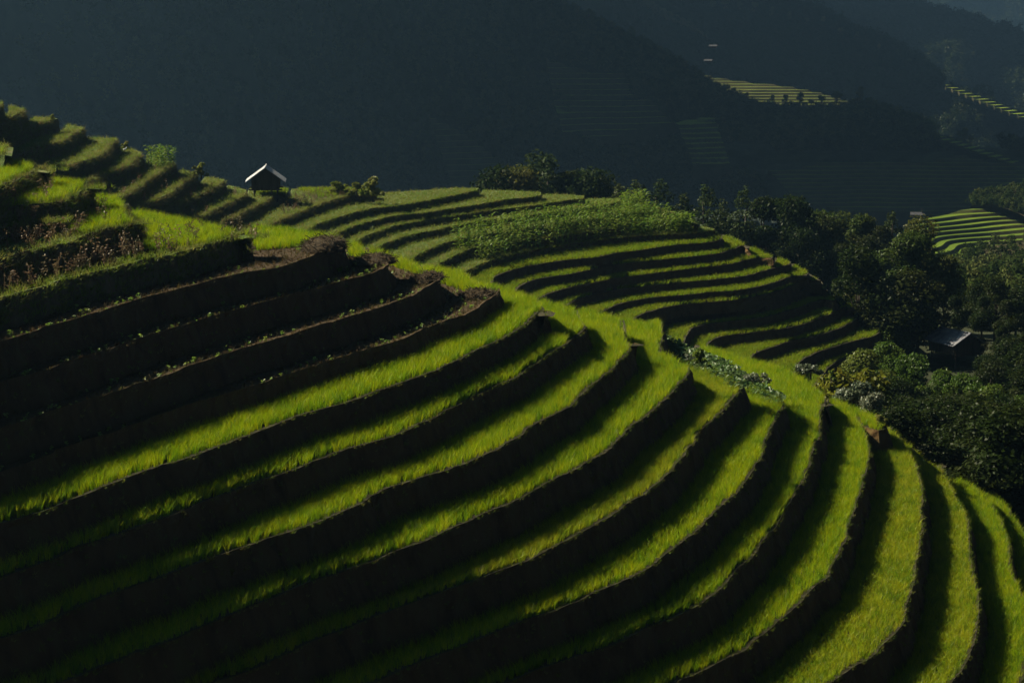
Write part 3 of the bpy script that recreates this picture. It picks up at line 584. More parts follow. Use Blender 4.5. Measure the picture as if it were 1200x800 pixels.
def forest(name, S, n, label, holes, smin, smax, key='mountain_tree'):
    nv, nu, _ = S.shape; u = RNG.uniform(0, nu - 1.001, n); v = RNG.uniform(0, nv - 1.001, n); i = u.astype(int); j = v.astype(int); fu = (u - i)[:, None]; fv = (v - j)[:, None]
    P = (S[j, i] * (1 - fu) + S[j, i + 1] * fu) * (1 - fv) + (S[j + 1, i] * (1 - fu) + S[j + 1, i + 1] * fu) * fv
    x, y = project(P); k = (x > -60) & (x < 1260) & (y > -60) & (y < 330)
    for h in holes: k &= ~inside(np.column_stack([x, y]), np.array(h, float))
    return scatter(name, P[k], key, label, smin, smax)
forest('forest', M1, 42000, 'dark forest covering the big mountainside behind the hut', [[(508, 138), (522, 148), (592, 206), (540, 212)], [(652, 76), (718, 86), (772, 148), (672, 146)], [(798, 152), (828, 150), (846, 184), (820, 188)], [(1092, 150), (1215, 186), (1215, 206), (1092, 170)], [(895, 178), (1215, 178), (1215, 260), (895, 250)], [(820, 170), (900, 165), (940, 220), (860, 215)]], 0.4, 0.95)
forest('forest', M2, 16000, 'dark forest on the second mountain ridge at the upper right', [[(750, -8), (790, 8), (822, 24), (832, 44), (784, 24), (748, 6)], [(1104, 97), (1215, 138), (1215, 152), (1104, 107)]], 0.6, 1.2, 'shade_toned_mountain_tree')
forest('forest', M3, 9000, 'forest on the third ridge in the upper right corner', [], 0.8, 1.5, 'shade_toned_mountain_tree')
forest('forest', M4, 5000, 'hazy forest on the farthest mountain in the top right corner', [], 1.2, 2.2, 'shade_toned_mountain_tree')
nn = 420; P = np.column_stack([RNG.uniform(1128, 1230, nn), RNG.uniform(215, 262, nn)]); 
for H, nm in ((HB1, 'low scrub on the slope above the lit right-hand terraces'), (HB2, 'low scrub on the slope below the lit right-hand terraces')):
    nv, nu, _ = H.shape; j = RNG.integers(0, nv, 900); i = RNG.integers(0, nu, 900); Q = H[j, i] + RNG.normal(0, 0.8, (900, 3)) * np.array([1, 1, 0.05])
    scatter('scrub', Q, 'mountain_tree', nm, 0.12, 0.3)
Q = np.column_stack([RNG.uniform(-160, 380, 14000), RNG.uniform(300, 950, 14000)]); zq = gz(Q); Q = np.column_stack([Q, zq - 0.3]); x, y = project(Q); k = (x > 560) & (x < 1240) & ~((x > 1020) & (Q[:, 1] > 420) & (Q[:, 1] < 560)) & ~((x > 915) & (Q[:, 1] > 830)) & ~((x > 1040) & (Q[:, 1] < 400))
OX = np.column_stack([RNG.uniform(50, 420, 9000), RNG.uniform(60, 430, 9000)]); OX = np.column_stack([OX, gz(OX) - 0.2]); xo, yo = project(OX)
scatter('scrub', np.vstack([OX[(xo > 1090) & (xo < 1250) & (OX[:, 1] > 232) & (OX[:, 1] < 400)]] * 3) + RNG.normal(0, 1, (3 * int(((xo > 1090) & (xo < 1250) & (OX[:, 1] > 232) & (OX[:, 1] < 400)).sum()), 3)) * np.array([2.5, 2.5, 0.02]), 'mountain_tree', 'dark scrub on the brownish slope behind the shaded trees at the right edge', 0.2, 0.5)
scatter('forest', OX[(xo > 1245) & (xo < 4200)], 'shade_toned_mountain_tree', 'dark woodland on the slope running on to the right of the shed', 0.5, 1.0)
scatter('forest', Q[k], 'shade_toned_mountain_tree', 'dark woodland filling the valley between the far terraces and the mountain', 0.4, 0.9)
# ------------------------------------------------------------------ crops on the terraces
TONGUE = {
'A0': [(-20, 176), (0, 173), (7, 174), (5, 168), (-30, 165)],
'A': [(-20, 217), (0, 212), (50, 194), (54, 191), (10, 179), (-20, 178)],
'B': [(12, 245), (67, 234), (107, 219), (102, 205), (55, 200), (-10, 228)],
'G2': [(84, 263), (112, 264), (159, 258), (148, 231), (140, 223), (105, 217), (70, 245)],
'G3': [(166, 280), (200, 279), (291, 272), (289, 263), (220, 248), (155, 237), (140, 250)],
'S1': [(300, 294), (350, 290), (372, 285), (402, 288), (402, 281), (350, 271), (285, 262)],
'S2': [(405, 300), (428, 305), (438, 302), (425, 288), (402, 281)],
'S3': [(450, 309), (480, 319), (497, 327), (500, 318), (490, 310), (424, 289)],
'S4': [(497, 326), (545, 342), (587, 344), (560, 326), (545, 319), (490, 310)]}
PLACE = {'A0': 'topmost bright rice corner at the left edge', 'A': 'bright rice on the second terrace at the left edge', 'B': 'bright rice on the third terrace from the top left',
 'G2': 'small bright rice field between the dark banks left of the hut', 'G3': 'long bright rice field along the ridge below the hut', 'S1': 'bright rice tongue right of the long ridge field',
 'S2': 'small bright rice wedge beside the straw heap', 'S3': 'bright rice on the ridge above the bare soil tips', 'S4': 'bright rice on the ridge above the lowest bare terrace'}
ordn = ['first', 'second', 'third', 'fourth', 'fifth', 'sixth', 'seventh', 'eighth', 'ninth', 'tenth', 'eleventh', 'twelfth', 'thirteenth', 'fourteenth', 'fifteenth']
for i, n in enumerate(NL):
    up = [u for u in NL[max(0, i - 2):i] if u != 'C']
    if n in TONGUE:
        P = fill(n, 0.17, up, 0.15, poly_px=TONGUE[n])
        scatter('rice', P, 'rice_clump', PLACE[n], 0.8, 1.05, group='rice standing on the terraces')
    elif n[0] == 'R':
        k = int(n[1:]); key = 'ripe_rice_clump' if k in (9, 10, 5) else 'rice_clump'
        P = fill(n, 0.175, up, 0.12, maxd=32 if k in (7, 8) else 14)
        if k in (5, 6):          # the squash patch takes the ridge end of these two
            PS = np.array([at_drop(x, y, TERR[n]['D'])[:2] for x, y in [(770, 385), (781, 425), (830, 432), (868, 452), (925, 474), (950, 470), (900, 425), (815, 392)]])
            P = P[~inside(P, PS)]
        scatter('rice', P, key, ordn[k - 1] + ' rice terrace below the bare soil terraces', 0.8, 1.05, group='rice standing on the terraces')
# bare soil terraces: seedlings near the edge
for n, nm in (('S1', 'uppermost'), ('S2', 'second'), ('S3', 'third'), ('S4', 'lowest')):
    P = np.vstack([along(n, 0.5, 0.05, 0.6, keep=0.7), along(n, 0.6, 0.3, 1.6, keep=0.6), along(n, 0.3, 0.2, 2.5, keep=0.9)[-26:]])
    nz = np.array([noise.noise(Vector((p[0] * 0.25, p[1] * 0.25, p[2]))) for p in P]); P = P[nz > -0.2]
    scatter('seedlings', P, 'seedling_plant', 'small green seedlings on the %s bare soil terrace' % nm, 0.4, 1.0, group='seedlings on the bare terraces')
    P = fill(n, 0.3, [NL[NL.index(n) - 1]], 0.1, maxd=7); scatter('stubble', P, 'stubble_tuft', 'rice stubble on the %s bare soil terrace' % nm, 0.6, 1.3, 0.4)
    P = along(n, 0.16, -0.05, 0.2); scatter('grass', P, 'dry_grass_tuft', 'short dry grass along the edge of the %s bare terrace' % nm, 0.2, 0.4, 0.4)
# grassy and weedy terraces at the upper left
P = np.vstack([along(n, 0.11, -0.05, 0.9) for n in ('A', 'B', 'C', 'G2', 'G3')] + [on_riser(n, 0.22, rows=5) for n in ('A0', 'A', 'B', 'C', 'G2', 'G3')] + [fill('A0', 0.2, [], 0.0)])
scatter('grass', P, 'grass_tuft', 'rough grass on the banks of the upper left terraces', 0.5, 1.1, 0.35)
W = np.vstack([along(n, 0.22, 0.4, 3.2, x0=-30, x1=x1) for n, x1 in (('B', 60), ('C', 66), ('G2', 150), ('G3', 300))] + [along('G2', 0.3, 0.4, 2.6, x0=-30, x1=95), along('G3', 0.2, 0.4, 2.6, x0=-30, x1=170)])
W = W[RNG.random(len(W)) < 0.8]
scatter('dry_weeds', W, 'dry_weed_plant', 'dry brown weeds standing below the bright rice at the left', 0.6, 1.3, 0.2)
P = np.vstack([on_riser('R%d' % k, 0.5, rows=3) for k in range(1, 13)] + [on_riser('S%d' % k, 0.5, rows=2) for k in range(1, 5)])
scatter('grass', P, 'grass_tuft', 'thin grass on the dark banks between the rice', 0.25, 0.6, 0.5)
P = np.vstack([along('R%d' % k, 0.16, -0.08, 0.14) for k in range(1, 13)])
scatter('grass', P, 'grass_tuft', 'short grass along the bunds of the rice terraces', 0.2, 0.5, 0.5)
# far hill
for i, n in enumerate(FL):
    T = TERR[n]; up = FL[max(0, i - 2):i]
    if T['crop'] == 'rice':
        P = fill(n, 0.3, up, 0.2, maxd=12)
        scatter('rice', P, 'distant_rice_clump', 'rice strip on the curved far terraces, ' + ordn[FL.index(n) - FL.index('V8')] + ' below the maize', 0.75, 1.1, group='rice on the curved far terraces')
UV = [n for n in FL if TERR[n]['crop'] in ('weed', 'corn')]
P = np.vstack([fill(n, 0.42, FL[max(0, i - 2):i], 0.05, maxd=9) for i, n in enumerate(FL) if n in UV] + [along(n, 0.2, -0.1, 0.5) for n in UV])
scatter('grass', P, 'grass_tuft', 'rough grass and weeds on the terraces around the hut', 0.5, 1.2, 0.3)
P = np.vstack([on_riser(n, 0.22, rows=4) for n in UV])
scatter('grass', P, 'grass_tuft', 'tufts on the steep brown banks around the hut', 0.5, 1.1, 0.6)
P = np.vstack([on_riser(n, 0.2, rows=5) for n in UV if n[0] in 'UW'])
scatter('dry_grass', P, 'dry_grass_tuft', 'dry brown grass hanging on the banks left of the hut', 0.5, 1.1, 0.7)
P = np.vstack([on_riser(n, 0.3, rows=3) for n in ('A', 'B', 'C', 'G2')])
scatter('dry_grass', P, 'dry_grass_tuft', 'dry brown grass on the banks at the left edge', 0.5, 1.0, 0.7)
P = np.vstack([along(n, 0.5, 0.2, 3.0, x0=60, x1=300, keep=0.5) for n in ('U6', 'U7', 'U8', 'U9')] + [along('U10', 0.2, 0.0, 4.0, x0=310, x1=440), along('W2', 0.14, 0.3, 5.0, x0=330, x1=430)])
scatter('dry_weeds', P, 'dry_weed_plant', 'dry reddish weeds right of the hut', 0.5, 1.1, 0.2)
for px0, n in (('hut', 'U10'), ('behind', 'W2')):
    pp = [(310, 231), (392, 226), (392, 219), (290, 219)] if px0 == 'hut' else [(375, 232), (410, 227), (436, 224), (400, 219), (345, 220)]
    P = fill(n, 0.3, [], 0.1, poly_px=pp); scatter('rice', P, 'distant_rice_clump', 'bright rice under and behind the hut' if px0 == 'hut' else 'bright rice strip right of the hut', 0.8, 1.1)
# squash patch on the ridge
sq = []
for n in ('R5', 'R6'):
    T = TERR[n]; PS = [(772, 385), (781, 418), (815, 424), (840, 436), (868, 450), (905, 465), (930, 473), (948, 470), (915, 438), (880, 418), (850, 408), (815, 392), (790, 384)]
    sq.append(fill(n, 0.34, [NL[NL.index(n) - 1]], 0.1, poly_px=PS))
sq = np.vstack(sq); scatter('squash_plants', sq, 'squash_plant', 'patch of broad-leaved squash on the ridge between the rice', 0.6, 1.1, 0.2)
# ------------------------------------------------------------------ trees and shrubs
def make_tree(name, seed, H, R, mat, leaf, n, kind='broad', lobes=None):
    r = random.Random(seed); root = empty(name, (0, 0, 0)); b = MB()
    zt = H * (0.9 if kind == 'pine' else 0.62); bend = Vector((r.uniform(-0.06, 0.06) * H, r.uniform(-0.06, 0.06) * H, 0)); tr = 0.017 * H + 0.04
    spine = [Vector((0, 0, -0.4)), Vector((0, 0, 0)) + bend * 0.1 + Vector((0, 0, zt * 0.33)), bend * 0.6 + Vector((0, 0, zt * 0.7)), bend + Vector((0, 0, zt))]
    b.tube(spine, [tr * 1.3, tr, tr * 0.7, tr * 0.25], 7)
    if kind == 'pine':
        L = []
        for t in np.linspace(0.22, 1.0, 9):
            w = R * (1.05 - t) ** 0.75 + 0.15; m = 5 if t < 0.8 else 3
            for q in range(m):
                a = q * 6.283 / m + r.uniform(-0.6, 0.6) + t * 7; d = w * r.uniform(0.45, 0.95); z = H * t - 0.12 * d + r.uniform(-0.03, 0.03) * H
                L.append(((d * math.cos(a), d * math.sin(a), z), (w * 0.45 + 0.12, w * 0.45 + 0.12, 0.055 * H)))
                if t < 0.75: b.tube([Vector((0, 0, z - 0.05 * H)), Vector((d * math.cos(a), d * math.sin(a), z))], [tr * 0.35, tr * 0.1], 4)
    else:
        L = lobes or rnd_lobes(seed, 15, R * 0.72, H * 0.95, H * 0.28, R * 0.40)
        for c, q in L[:9]: b.tube([spine[1] + (spine[2] - spine[1]) * r.random(), Vector(c) * 0.5 + spine[2] * 0.5, Vector(c)], [tr * 0.5, tr * 0.3, tr * 0.1], 5)
    b.build('trunk', M['bark'], root, True)
    V, Fc = leaf_cloud(L, n, leaf, seed)
    V[:, 2] = np.maximum(V[:, 2], 0.02); mesh_obj('crown' if H > 4.5 else 'foliage', V, Fc, mat, root); return root
PROTO = {}
def proto(key, *a, **k):
    PROTO[key] = make_tree(*a, **k); PROTO[key]['used'] = 0; return PROTO[key]
def plant(key, loc, sc, label, cat, group=None, rz=None):
    p = PROTO[key]; rz = random.uniform(0, 6.28) if rz is None else rz
    s = sc if hasattr(sc, '__len__') else (sc, sc, sc)
    if not p['used']:
        p['used'] = 1; o = p; o.location = tuple(map(float, loc)); o.rotation_euler = (0, 0, rz); o.scale = s
    else:
        o = copy_tree(p, loc, rz, s); del o['used'] 
        if 'group' in o: del o['group']
    tag(o, label, cat, group); return o
proto('b1', 'broadleaf_tree', 301, 12, 4.2, M['tree_leaf'], 0.18, 8500)
proto('b2', 'broadleaf_tree', 302, 10, 3.6, M['tree_leaf'], 0.17, 8000)
proto('b3', 'broadleaf_tree', 303, 9, 4.0, M['tree_leaf_shade'], 0.19, 7000)
proto('b4', 'broadleaf_tree', 304, 11, 3.4, M['tree_leaf_shade'], 0.19, 7000)
proto('p1', 'pine_tree', 311, 10, 2.9, M['needle'], 0.15, 7000, kind='pine')
proto('p2', 'pine_tree', 312, 9, 2.4, M['needle'], 0.15, 6500, kind='pine')
proto('s1', 'shrub', 321, 6.4, 3.2, M['bush'], 0.14, 8000, lobes=rnd_lobes(321, 22, 2.7, 6.0, 0.6, 1.05))
proto('s2', 'shrub', 322, 5.5, 3.0, M['bush'], 0.13, 7500, lobes=rnd_lobes(322, 20, 2.6, 5.1, 0.5, 0.95))
proto('s6', 'shrub', 326, 3.6, 1.7, M['bush_pale'], 0.11, 4200, lobes=rnd_lobes(326, 18, 1.5, 3.4, 0.4, 0.6))
proto('s7', 'shrub', 327, 3.4, 1.7, M['bush_yellow'], 0.11, 3600, lobes=rnd_lobes(327, 18, 1.5, 3.2, 0.4, 0.6))
proto('s3', 'shrub', 323, 1.5, 1.2, M['bush_pale'], 0.10, 1300, lobes=rnd_lobes(323, 9, 1.0, 1.4, 0.2, 0.42))
proto('s8', 'shrub', 328, 5.5, 3.2, M['tree_leaf_shade'], 0.13, 7500, lobes=rnd_lobes(328, 20, 2.8, 5.2, 0.3, 1.0))
proto('s9', 'shrub', 329, 5.0, 3.2, M['tree_leaf_shade'], 0.13, 7200, lobes=rnd_lobes(329, 20, 2.8, 4.7, 0.2, 1.0))
proto('s5', 'shrub', 325, 1.6, 1.2, M['grass'], 0.13, 1100, lobes=rnd_lobes(325, 16, 1.0, 1.55, 0.15, 0.26))
def on_ground(px, Y):            # the ground point below a column of the photograph at ground distance Y
    X = (px - 600) / F * Y * 1.0; X = (px - 600) / F * (Y * CP + (CAMZ - float(gz([[X, Y]])[0])) * SP)
    return np.array([X, Y, float(gz([[X, Y]])[0])])
def top_scale(px, py, loc, H):   # scale that puts the top of a plant of height H at row py
    y0 = project(np.array([loc]))[1][0]; m = math.hypot(loc[1], CAMZ - loc[2]) / F; return max(0.2, (y0 - py) * m / H)
HT = {'b1': 12, 'b2': 10, 'b3': 9, 'b4': 11, 'p1': 10, 'p2': 9, 's1': 6.2, 's2': 5.2, 's8': 5.3, 's9': 4.8, 's6': 3.5, 's7': 3.3, 's3': 1.5, 's4': 1.5, 's5': 1.6}
def tree_at(key, px, Y, py, label, cat='tree', group=None, wide=1.0):
    l = on_ground(px, Y); s = top_scale(px, py, l, HT[key]); return plant(key, l, (s * wide, s * wide, s), label, cat, group)
# the big clump right of the far terraces
tree_at('b1', 1075, 232, 258, 'tallest rounded tree in the clump, its dark top against the lit right-hand terraces')
tree_at('b2', 1062, 222, 278, 'broad tree with lit olive crown in front of the tallest tree', wide=1.15)
tree_at('b1', 1022, 224, 296, 'leftmost olive tree of the big clump beside the far terrace tip', wide=0.95)
tree_at('b2', 1105, 220, 303, 'rounded dark tree on the right shoulder of the big clump')
tree_at('b2', 1003, 216, 330, 'lower olive tree at the left foot of the big clump', wide=1.1)
tree_at('b3', 1003, 206.5, 300, 'dark tree left of the shed, shading its roof')
tree_at('b3', 1057, 205, 324, 'dark tree just behind the left end of the shed roof', wide=1.3)
tree_at('b4', 1040, 214, 322, 'middle tree in the front of the big clump, lit on its left edge', wide=1.15)
tree_at('b3', 1140, 226, 336, 'dark tree at the right end of the big clump below the scrub slope')
tree_at('s1', 1075, 206, 342, 'green sunlit bush between the big clump and the tin-roofed shed', 'bush', wide=0.9)
tree_at('s2', 1040, 204, 360, 'small bush at the foot of the big clump, left of the shed', 'bush')
tree_at('s1', 1018, 206, 352, 'pale green bush on the edge of the far terraces by the clump', 'bush', wide=0.8)
for px, Y, py in ((1165, 214, 330), (1190, 218, 332), (1150, 212, 345), (1178, 208, 350), (1205, 212, 340), (1215, 204, 380), (1170, 204, 385), (1120, 215, 345), (1222, 220, 330)):
    tree_at('b3' if int(px) % 2 else 'b4', px, Y, py, 'dark shaded tree above the tin-roofed shed at the right edge', 'tree', 'shaded trees above the shed')
# trees behind the crest of the far hill
for k, px, Y, py, lab in (('b3', 578, 262, 208, 'small round tree, leftmost in the row behind the far crest'), ('p1', 622, 270, 186, 'tall pine in the middle of the row behind the far crest'), ('p2', 645, 268, 190, 'pine right of the tall one behind the far crest'), ('b2', 605, 262, 204, 'low spreading tree left of the tall pine behind the far crest'),
                          ('b4', 668, 268, 197, 'rounded brownish tree behind the far crest, right of the pines'), ('b3', 692, 266, 212, 'low tree at the right end of the row behind the far crest'), ('p2', 635, 276, 188, 'pine half hidden between two others behind the far crest')):
    tree_at(k, px, Y, py, lab)
for k, px, Y, py, lab in (('p2', 727, 262, 222, 'small dark pine just behind the tip of the grassy terraces'), ('p1', 748, 262, 219, 'pine behind the left end of the maize'), ('p1', 775, 262, 218, 'broad pine behind the middle of the maize'), ('p2', 800, 262, 232, 'low pine behind the right part of the maize'), ('p1', 829, 258, 224, 'pointed pine behind the right end of the maize')):
    tree_at(k, px, Y, py, lab, wide=1.2)
for k, px, Y, py in (('p1', 868, 262, 226), ('b4', 890, 266, 228), ('p1', 845, 264, 240), ('b4', 915, 268, 230), ('b3', 930, 262, 240), ('b2', 955, 276, 252), ('b1', 985, 272, 250), ('b3', 970, 266, 262), ('b2', 1005, 270, 256), ('b4', 1028, 280, 262), ('p2', 1042, 290, 252), ('b3', 1015, 262, 282), ('b3', 945, 255, 275), ('b4', 900, 256, 262), ('b3', 985, 255, 290)):
    tree_at(k, px, Y, py, 'dark tree of the thicket between the far terraces and the valley', 'tree', 'thicket behind the far terrace tips')
# bushes in the shady hollow on the right
for k, px, Y, py, lab in (('s1', 1010, 178, 412, 'green bush nearest the end of the far terraces in the hollow'), ('s1', 1040, 184, 404, 'bright green bush in the middle of the hollow'), ('s2', 1068, 182, 415, 'green bush left below the tin-roofed shed'),
                          ('s1', 1100, 178, 436, 'bush in front of the tin-roofed shed'), ('s2', 1128, 176, 440, 'bush right below the shed in half shade'), ('s1', 1160, 172, 452, 'bush at the right edge of the hollow with a lit top'), ('s2', 1188, 168, 465, 'rightmost bush in the hollow at the picture edge'),
                          ('s7', 985, 150, 438, 'yellowish bush between the pale bushes and the far terraces'), ('s7', 1000, 152, 432, 'second yellowish bush, closer to the green ones'),
                          ('s6', 1005, 137, 450, 'pale silvery bush right of the tall grass on the ridge'), ('s6', 1022, 135, 462, 'pale silvery bush in the middle of the ridge edge'), ('s6', 988, 138, 458, 'small pale bush at the foot of the yellowish ones'), ('s6', 1040, 131, 482, 'small pale bush above the top of the right rice strips'),
                          ('s6', 1062, 128, 490, 'dim pale bush lowest along the ridge edge')):
    tree_at(k, px, Y, py, lab, 'bush')
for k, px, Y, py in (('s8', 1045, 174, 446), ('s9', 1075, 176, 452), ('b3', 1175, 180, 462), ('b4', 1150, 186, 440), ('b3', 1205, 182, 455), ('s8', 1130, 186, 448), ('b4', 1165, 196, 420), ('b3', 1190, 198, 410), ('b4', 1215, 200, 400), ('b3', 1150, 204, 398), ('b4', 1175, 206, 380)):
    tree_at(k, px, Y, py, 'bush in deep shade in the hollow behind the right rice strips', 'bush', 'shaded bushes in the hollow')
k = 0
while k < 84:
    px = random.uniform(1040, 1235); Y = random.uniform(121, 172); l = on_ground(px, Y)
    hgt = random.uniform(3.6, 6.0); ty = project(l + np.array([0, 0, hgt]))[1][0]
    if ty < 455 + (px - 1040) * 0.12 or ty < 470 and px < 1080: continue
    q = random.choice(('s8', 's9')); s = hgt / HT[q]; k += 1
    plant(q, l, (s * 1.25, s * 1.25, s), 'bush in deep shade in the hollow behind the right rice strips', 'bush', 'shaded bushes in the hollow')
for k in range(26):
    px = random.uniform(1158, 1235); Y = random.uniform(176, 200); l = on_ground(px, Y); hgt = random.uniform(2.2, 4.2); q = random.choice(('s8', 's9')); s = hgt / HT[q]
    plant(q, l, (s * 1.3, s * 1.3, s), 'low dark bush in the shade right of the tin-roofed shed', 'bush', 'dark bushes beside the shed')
def on_terr(px, py, n, dz=0.0): return at_drop(px, py, TERR[n]['D'] - dz)
def bush_on(k, px, py, n, top, lab, wide=1.0):
    l = on_terr(px, py, n); s = top_scale(px, top, l, HT[k]); plant(k, l, (s * wide, s * wide, s), lab, 'bush')
bush_on('s5', 7, 193, 'A', 171, 'ragged grass clump on the terrace tip at the left edge', 0.7)
bush_on('s5', 437, 231, 'W2', 208, 'tall ragged green bush on the bank right of the hut', 1.0)
bush_on('s5', 395, 229, 'W2', 213, 'lower green bush between the hut and the ragged bush', 1.6)
bush_on('s5', 418, 230, 'W2', 214, 'small bush beside the ragged one right of the hut', 1.2)
bush_on('s5', 236, 207, 'U7', 191, 'small pale shrub on the crest left of the hut')
bush_on('s5', 62, 141, 'U2', 134, 'tiny shrub on the crest near the top left')
bush_on('s5', 148, 176, 'U5', 166, 'tiny bare shrub behind the white bird')
bush_on('s3', 812, 428, 'R5', 412, 'pale bushy weed at the left corner of the squash patch', 0.9)
bush_on('s3', 886, 452, 'R6', 434, 'pale bushy weed at the lower edge of the squash patch', 1.2)
bush_on('s5', 820, 432, 'R5', 408, 'tall green grass clump at the left corner of the squash patch', 0.8)
bush_on('s3', 950, 440, 'R8', 424, 'pale bush where the ridge rice meets the far terraces', 1.3)
bush_on('s5', 1030, 500, 'R8', 486, 'dark grass clump at the right end of the ridge rice', 1.2)
bush_on('s5', 974, 446, 'R8', 434, 'dark green grass clump beside the ridge rice', 1.0)
bush_on('s3', 150, 247, 'G2', 238, 'small pale bush at the corner of the bright rice', 0.7)
# the trees one can tell apart on the mountain ridges
MT = [make_tree('ridge_tree', 331 + i, 9, 2.8, M['tree_leaf'], 0.5, 420) for i in range(2)]
for t in MT: t['used'] = 0
PROTO['m0'], PROTO['m1'] = MT; HT['m0'] = HT['m1'] = 9
def ridge_tree(px, py, S, h, lab, group):
    k = random.choice(('m0', 'm1')); l = at_dist(px, py + 2, surf_Y(S, px, py) - 4); m = l[1] / F; s = h * m / 9
    plant(k, l, (s * 1.1, s * 1.1, s), lab, 'tree', group)
for px, py, h in ((660, 12, 14), (676, 22, 16), (690, 26, 18), (706, 34, 14), (716, 40, 18), (724, 42, 14), (740, 52, 22), (752, 62, 12), (766, 70, 12), (782, 78, 14), (802, 88, 18), (815, 92, 12), (838, 104, 10), (860, 112, 12), (875, 116, 10)):
    ridge_tree(px, py, M1, h, 'tree on the skyline of the big dark ridge', 'trees along the big ridge')
for px, py, h in ((905, 124, 14), (920, 126, 16), (938, 127, 20), (950, 128, 14), (962, 127, 18), (980, 126, 22), (1008, 122, 22), (1018, 126, 14), (1036, 132, 14), (1052, 140, 12), (1070, 148, 10), (1085, 156, 14)):
    ridge_tree(px, py, M1, h, 'dark tree below the small lit fields on the ridge', 'trees below the lit ridge fields')
for px, py, h in ((1100, 152, 8), (1124, 166, 14), (1130, 168, 20), (1137, 170, 14), (1158, 176, 8)):
    ridge_tree(px, py, M1, h, 'tree on the thin lit terrace line at the right edge', 'trees on the thin lit terrace line')
for px, py, h in ((835, 18, 18), (850, 14, 18), (866, 14, 16), (884, 16, 16), (905, 20, 14), (925, 24, 12), (945, 30, 12), (965, 32, 14), (985, 42, 12), (1004, 48, 12), (1030, 60, 10), (1052, 66, 10), (1066, 76, 10)):
    ridge_tree(px, py, M2, h, 'tree on the skyline of the second ridge, upper right', 'trees along the second ridge')

# ------------------------------------------------------------------ maize
def maize_mesh(seed):
    r = random.Random(seed); b = MB(); h = 1.9
    b.tube([(0, 0, 0), (0.02, 0, h * 0.6), (0.03, 0.02, h)], [0.022, 0.018, 0.008], 4); st = (list(b.V), list(b.F)); V = []; Fc = []
    for k in range(13):
        a = k * 2.4 + r.uniform(-0.5, 0.5); z = 0.2 + k * 0.125; L = r.uniform(0.6, 0.9); w = 0.08; i = len(V); s = Vector((-math.sin(a), math.cos(a), 0)) * w
        for t in (0, 0.35, 0.7, 1.0):
            p = Vector((math.cos(a) * L * t, math.sin(a) * L * t, z + 0.95 * L * t - 0.85 * L * t * t)); q = s * (0.6 if t == 0 else (1.0 if t < 0.8 else 0.1)); V += [tuple(p - q), tuple(p + q)]
        Fc += [(i + 2 * j, i + 2 * j + 1, i + 2 * j + 3, i + 2 * j + 2) for j in range(3)]
    return st, (V, Fc)
mz = []
for s in range(4):
    st, lv = maize_mesh(500 + s); root = empty('maize_plant', (0, 0, 0)); mesh_obj('stalk', st[0], st[1], M['maize'], root); mesh_obj('leaves', lv[0], lv[1], M['maize'], root); mz.append(root)
spots = []
for poly, n in (([(523, 288), (560, 279), (620, 272), (700, 260), (748, 252), (752, 248), (700, 254), (600, 268), (535, 280)], 'V5'), ([(545, 296), (570, 289), (620, 283), (700, 272), (770, 263), (768, 252), (700, 258), (620, 272), (560, 280), (530, 294)], 'V6'),
                ([(562, 308), (600, 297), (650, 288), (717, 279), (785, 274), (812, 273), (805, 262), (700, 272), (620, 284), (560, 298)], 'V7'), ([(770, 262), (800, 262), (822, 266), (815, 272), (786, 274)], 'V7'), ([(790, 281), (815, 282), (838, 279), (845, 274), (832, 272), (800, 276)], 'V7'), ([(722, 243), (752, 240), (760, 246), (740, 250)], 'V5'), ([(762, 250), (790, 252), (800, 256), (780, 260)], 'V6')):
    P = fill(n, 0.74, [FL[FL.index(n) - 1]] if n != 'V5' else ['V4'], 0.15, poly_px=poly); spots += [tuple(p) for p in P]
spots = np.array(spots); random.shuffle(mz)
if len(spots) > 290: k = RNG.permutation(len(spots)); rest = spots[k[290:]]; spots = spots[k[:290]]
for i, p in enumerate(spots):
    o = mz[i] if i < 4 else copy_tree(mz[i % 4], p, 0, 1)
    o.location = tuple(p); o.rotation_euler = (random.uniform(-0.08, 0.08), random.uniform(-0.08, 0.08), random.uniform(0, 6.28)); s = random.uniform(0.75, 1.1); o.scale = (s, s, s)
    tag(o, 'leafy green maize plant in the field on the far terraces', 'maize plant', 'maize in the field on the far terraces')
st, lv = maize_mesh(511); source('maize_plant_mass', [(st[0] + lv[0], st[1] + [tuple(j + len(st[0]) for j in f) for f in lv[1]])], M['maize'])
scatter('maize', rest, 'maize_plant_mass', 'the remaining maize of the field on the far terraces', 0.65, 1.05)
P = fill('U6', 0.8, ['U5'], 0.1, poly_px=[(172, 196), (190, 201), (207, 196), (205, 190), (185, 186), (168, 188)])[:26]
for i, p in enumerate(P):
    o = copy_tree(mz[i % 4], p, random.uniform(0, 6.28), random.uniform(0.6, 0.95)); tag(o, 'yellowing maize plant on the crest terrace left of the hut', 'maize plant', 'maize on the crest terrace')
